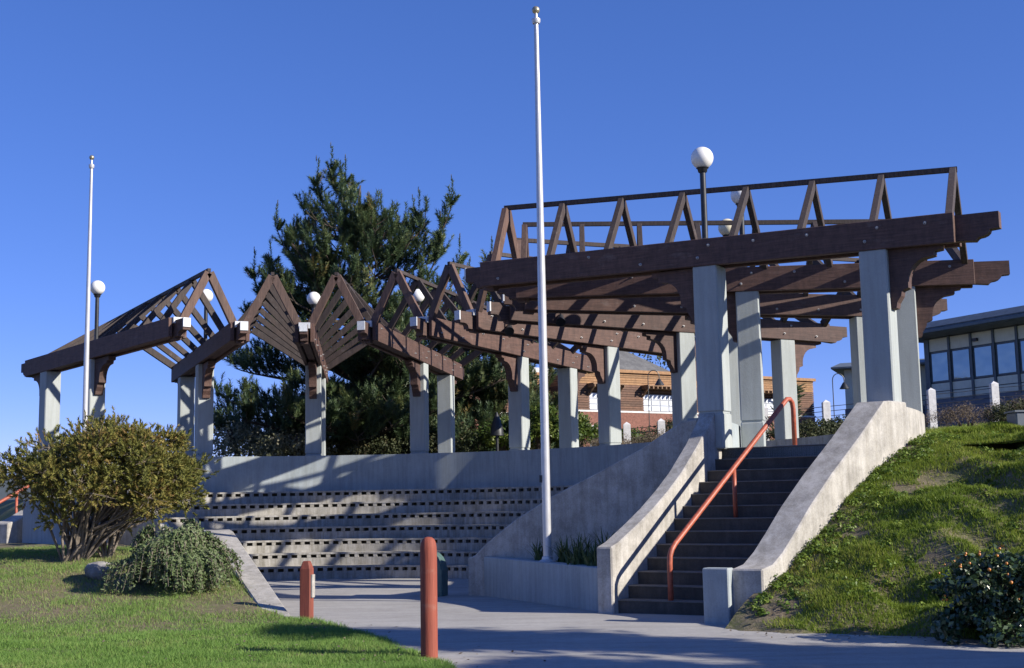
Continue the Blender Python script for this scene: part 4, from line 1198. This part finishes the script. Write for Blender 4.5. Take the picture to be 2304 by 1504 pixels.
def wooden_building():
    O = Vector((2.72, 52.4, 0)); X = Vector((.855, .519, 0)); N = Vector((.519, -.855, 0))   # along the front, out of it
    t = thing("wooden_building", "low cedar clad building with small paned windows on the hill behind", "building", O)
    Z0, Z1 = 3.2, 6.93
    def W(a, o, z): return O + X * a + N * o + Vector((0, 0, z))
    def slab(name, a0, a1, o0, o1, z0, z1, mat, par=t, bev=0):
        q = [W(a0, o0, 0), W(a1, o0, 0), W(a1, o1, 0), W(a0, o1, 0)]
        return MB().add([(p.x, p.y, z) for z in (z0, z1) for p in q], [(0, 1, 2, 3), (4, 5, 6, 7), (0, 1, 5, 4), (1, 2, 6, 5), (2, 3, 7, 6), (3, 0, 4, 7)]).build(name, mat, par, bevel=bev)
    slab("wall_core", 0.03, 13.3, -9, -.20, Z0, Z1 - .05, M['plank'])
    slab("wall_core", -5.5, 0.0, -9, -2.3, Z0, Z1 - .05, M['plank'])
    wins = [(0.55, 1.9), (3.35, 5.25), (9.35, 10.9)]
    nb = 16
    for k in range(nb):                     # the boards of the front
        z0 = 5.32 + k * (Z1 - 5.32) / nb; z1 = z0 + (Z1 - 5.32) / nb - .014
        mt = M['plankhi'] if z0 > 6.42 else M['plank']
        segs = []; a = 0.0
        for w0, w1 in wins:
            if z1 > 5.36 and z0 < 6.06:
                segs.append((a, w0)); a = w1
        segs.append((a, 13.3))
        for s0, s1 in segs: slab("cladding_board", s0, s1, -.21, -.004 * (k % 3), z0, z1, mt)
        slab("cladding_board", -5.5, -.02, -2.32, -2.26 - .004 * (k % 3), z0, z1, mt)
        q = [W(-.05, -2.25, 0), W(-.05, -.0, 0), W(.02, -.0, 0), W(.02, -2.25, 0)]
        MB().add([(p.x, p.y, z) for z in (z0, z1) for p in q], [(0, 1, 2, 3), (4, 5, 6, 7), (0, 1, 5, 4), (1, 2, 6, 5), (2, 3, 7, 6), (3, 0, 4, 7)]).build("cladding_board", mt, t)
    slab("cornice", -.1, 13.4, -.3, .09, Z1 - .0, Z1 + .13, M['plankhi'])
    slab("cornice", -5.6, -.12, -2.6, -2.2, Z1 - .0, Z1 + .13, M['plankhi'])
    slab("trim_band", -.06, 13.36, -.02, .04, 5.24, 5.31, M['trimw'])
    slab("trim_band", -5.6, -.08, -2.3, -2.22, 5.24, 5.31, M['trimw'])
    slab("brick_base", -.0, 13.3, -.04, .02, Z0, 5.235, M['brickc'])
    slab("brick_base", -5.5, -.02, -2.3, -2.25, Z0, 5.235, M['brickc'])
    for w0, w1 in wins:
        f = slab("window", w0, w1, -.16, -.12, 5.33, 6.06, M['muntin'])
        nc = 3 if w1 - w0 < 1.6 else 4
        for i in range(nc):
            for j in range(3):
                aw, hw = (w1 - w0) / nc, .73 / 3
                p = slab("pane", w0 + aw * i + .035, w0 + aw * (i + 1) - .035, -.118, -.10, 5.33 + hw * j + .025, 5.33 + hw * (j + 1) - .025, M['glassw'], f)
        a_ = slab("awning", w0 - .12, w1 + .12, .0, .48, 6.36, 6.42, M['awn'])
        n = int((w1 - w0 + .2) / .2)
        for i in range(n):
            a = w0 - .08 + i * (w1 - w0 + .16) / (n - 1)
            slab("awning_slat", a - .03, a + .03, .0, .54, 6.25, 6.355, M['awn'], a_)
        for a in (w0 - .05, w1 + .05):
            p, q = W(a, .02, 5.95), W(a, .42, 6.28)
            MB().bar(p, q, .07, .07).build("awning_brace", M['awn'], a_)
    # hipped roof standing behind the parapet, and a white roof at the left
    e = [W(1.7, -1.2, Z1 + .05), W(6.6, -1.2, Z1 + .05), W(6.6, -6.5, Z1 + .05), W(1.7, -6.5, Z1 + .05)]; r0, r1 = W(3.4, -3.8, 8.55), W(4.9, -3.8, 8.55)
    MB().add([*e, r0, r1], [(0, 1, 5, 4), (1, 2, 5), (2, 3, 4, 5), (3, 0, 4), (3, 2, 1, 0)]).build("roof", M['roofg'], t)
    e = [W(9.2, -2.2, Z1 + .05), W(12.6, -2.2, Z1 + .05), W(12.6, -6, Z1 + .05), W(9.2, -6, Z1 + .05)]; r0 = W(10.3, -4, 7.85)
    MB().add([*e, r0], [(0, 1, 4), (1, 2, 4), (2, 3, 4), (3, 0, 4), (3, 2, 1, 0)]).build("roof", M['roofg'], t)
    slab("roof_upstand", -5.0, 1.2, -4.4, -4.0, Z1 + .05, Z1 + .55, M['trimw'])
    MB().sphere(W(1.9, -.6, Z1 + .32), .27, 14, 8).build("roof_dome", M['trimw'], t, True)
wooden_building()

# ------------------------------------------------------------------ cream building on the right
M['cream'] = mat_plain("cream_panel", (0.66, 0.68, 0.55), .7, 0, .05, 4)
M['teal'] = mat_plain("dark_teal_frame", (0.075, 0.105, 0.12), .5, 0, .15, 5)
M['roofd'] = mat_plain("dark_roof_edge", (0.13, 0.155, 0.17), .55, 0, .15, 3)
M['winglass'] = mat_plain("sky_reflecting_glass", (0.19, 0.225, 0.24), .06, 1.0, .05, 1)
_n = M['winglass'].node_tree.nodes; _l = M['winglass'].node_tree.links
bump(_n, _l, _n["Principled BSDF"], noise(_n, _l, coords(_n, _l, (1, 1, 1)), 0.8, 2, 0.4), 0.5, 0.05)
M['basew'] = mat_plain("blue_grey_base_wall", (0.16, 0.18, 0.21), .8, 0, .1, 3)
def cream_building():
    P0, P1 = Vector((19.75, 60.0, 0)), Vector((23.8, 52.4, 0))
    X = (P1 - P0).normalized(); N = Vector((X.y, -X.x, 0))
    if N.dot(-P0) < 0: N = -N
    t = thing("cream_building", "cream panelled building with dark posts and wide flat roof", "building", P0)
    def W(a, o, z): return P0 + X * a + N * o + Vector((0, 0, z))
    def slab(name, a0, a1, o0, o1, z0, z1, mat, par=t):
        q = [W(a0, o0, 0), W(a1, o0, 0), W(a1, o1, 0), W(a0, o1, 0)]
        return MB().add([(p.x, p.y, z) for z in (z0, z1) for p in q], [(0, 1, 2, 3), (4, 5, 6, 7), (0, 1, 5, 4), (1, 2, 6, 5), (2, 3, 7, 6), (3, 0, 4, 7)]).build(name, mat, par)
    slab("wall", -.25, 14, -9, -.08, 4.4, 9.2, M['teal'])
    slab("base_wall", -.3, 14, -.075, .02, 4.4, 5.98, M['basew'])
    pit = 1.29
    for k in range(9):
        a = .15 + pit * k
        wdw = slab("window", a, a + pit - .12, -.075, -.03, 6.78, 8.24, M['teal'])
        slab("pane", a + .12, a + pit - .22, -.028, -.012, 6.86, 8.16, M['winglass'], wdw)
        slab("panel", a, a + pit - .12, -.07, -.02, 8.28, 8.86, M['cream'])
        slab("panel", a, a + pit - .12, -.07, -.02, 6.38, 6.74, M['cream'])
        slab("panel", a, a + pit - .12, -.07, -.02, 6.0, 6.34, M['cream'])
        slab("post", a - .12, a, -.10, .05, 5.9, 8.9, M['teal'])
    pr = [(-9.5, 8.92), (1.25, 8.92), (1.42, 9.02), (1.10, 9.20), (1.14, 9.26), (.55, 9.62), (-9.5, 9.75)]
    MB().prism(pr, P0 + X * 6.5, N, (0, 0, 1), X, 15.4).build("roof", M['roofd'], t)
    slab("gutter", -1.2, 14.2, 1.36, 1.46, 8.98, 9.10, M['teal'])
    slab("lamp", 2.85, 3.10, -.02, .12, 8.46, 8.60, M['blackmetal'])
    # lower wing set back on the left
    Q0 = Vector((16.3, 64.0, 0)); XX = Vector((.93, -.37, 0)).normalized(); NN = Vector((XX.y, -XX.x, 0))
    if NN.dot(-Q0) < 0: NN = -NN
    def W2(a, o, z): return Q0 + XX * a + NN * o + Vector((0, 0, z))
    def slab2(name, a0, a1, o0, o1, z0, z1, mat):
        q = [W2(a0, o0, 0), W2(a1, o0, 0), W2(a1, o1, 0), W2(a0, o1, 0)]
        return MB().add([(p.x, p.y, z) for z in (z0, z1) for p in q], [(0, 1, 2, 3), (4, 5, 6, 7), (0, 1, 5, 4), (1, 2, 6, 5), (2, 3, 7, 6), (3, 0, 4, 7)]).build(name, mat, t)
    slab2("wing_wall", 0.50, 5.0, -8, 0, 4.5, 7.9, M['cream'])
    slab2("wing_base", 0.45, 5.0, -.02, .03, 4.5, 5.9, M['basew'])
    pr = [(-8.5, 7.9), (.8, 7.9), (.8, 7.98), (-3, 8.55), (-8.5, 8.4)]
    MB().prism(pr, Q0 + XX * 2.5, NN, (0, 0, 1), XX, 5.1).build("wing_roof", M['roofd'], t)
cream_building()

# ------------------------------------------------------------------ white posts with cable rails
def post_fence(pts, label):
    t = thing("post_fence", label, "fence", (pts[0][0], pts[0][1], pts[0][2] - 1.2), "white post and cable fences on the hill")
    W_ = .13; tops = []
    for (x, y, zt) in pts:
        vs = [(x + sx * W_, y + sy * W_, z) for z in (zt - 1.5, zt - .10) for sx, sy in ((-1, -1), (1, -1), (1, 1), (-1, 1))] + [(x, y, zt)]
        MB().add(vs, [(3, 2, 1, 0), (0, 1, 5, 4), (1, 2, 6, 5), (2, 3, 7, 6), (3, 0, 4, 7), (4, 5, 8), (5, 6, 8), (6, 7, 8), (7, 4, 8)]).build("post", M['trimw'], t)
        tops.append(Vector((x, y, zt)))
    for dz in (.25, .42, .60, .78):
        for a, b in zip(tops, tops[1:]):
            MB().tube([a - Vector((0, 0, dz)), (a + b) / 2 - Vector((0, 0, dz + .02)), b - Vector((0, 0, dz))], .012, 5).build("cable", M['blackmetal'], t)
post_fence([(2.89, 46, 4.30), (4.10, 46, 4.39), (5.35, 46, 4.49), (6.6, 46, 4.6)], "row of white posts in dry shrubs below the wooden building")
post_fence([(9.1, 46, 4.9), (11.36, 46, 5.06), (13.3, 46, 5.25), (15.2, 46, 5.43), (17.5, 46, 5.63), (19.8, 46, 5.8)], "row of white posts with cables below the cream building")

# gooseneck lamps on the hill
def gooseneck(loc, h, label):
    t = thing("gooseneck_lamp", label, "street lamp", loc, "gooseneck lamps on the hill")
    pts = [(0, 0, 0), (0, 0, h)] + [(.22 - .22 * math.cos(a), 0, h + .25 * math.sin(a)) for a in [i * math.pi / 8 for i in range(1, 9)]] + [(.44, 0, h - .1)]
    MB().tube(pts, .018, 6).build("pole", M['blackmetal'], None).parent = t
    me = MB().lathe([(.19, 0), (.17, .04), (.10, .16), (.05, .24), (.02, .26)], (.44, 0, h - .34), 14).mesh("shade", M['blackmetal'], rad(40))
    link("shade", me, t, (0, 0, 0))
gooseneck((12.15, 48, 4.5), 1.45, "bell shaded gooseneck lamp near the cream building wing")
gooseneck((5.3, 49.5, 3.4), 2.95, "thin gooseneck lamp standing in front of the right cedar window")

# small things on the hill
ub = thing("utility_box", "small dark grey utility box on the grass at the right edge", "box", (8.05, 19.8, hill_z(8.05, 19.8) - .05))
MB().box(-.28, .28, -.2, .2, 0, .30).build("body", M['basew'], None, bevel=.02).parent = ub
MB().box(-.30, .30, -.22, .22, .302, .33).build("lid", M['basew'], None).parent = ub
wr = thing("pipe_rail", "short white pipe rail beside the dark side of the cedar building", "railing", (.62, 47.5, 3.4))
MB().tube([(0, 0, 0), (0, 0, 1.62)], .04, 8).build("post", M['trimw'], None).parent = wr
MB().tube([(-.02, 0, 1.60), (.9, .2, 1.52)], .035, 8).build("rail", M['trimw'], None).parent = wr
hd = thing("hooded_post", "dark bell shaped hood among the bright green shrubs", "post", (-.52, 39.2, 2.5))
MB().lathe([(.05, 0), (.05, 1.1), (.22, 1.12), (.20, 1.35), (.12, 1.62), (.04, 1.8), (.02, 1.85)], n=14).build("hood", M['blackmetal'], None, rad(40)).parent = hd
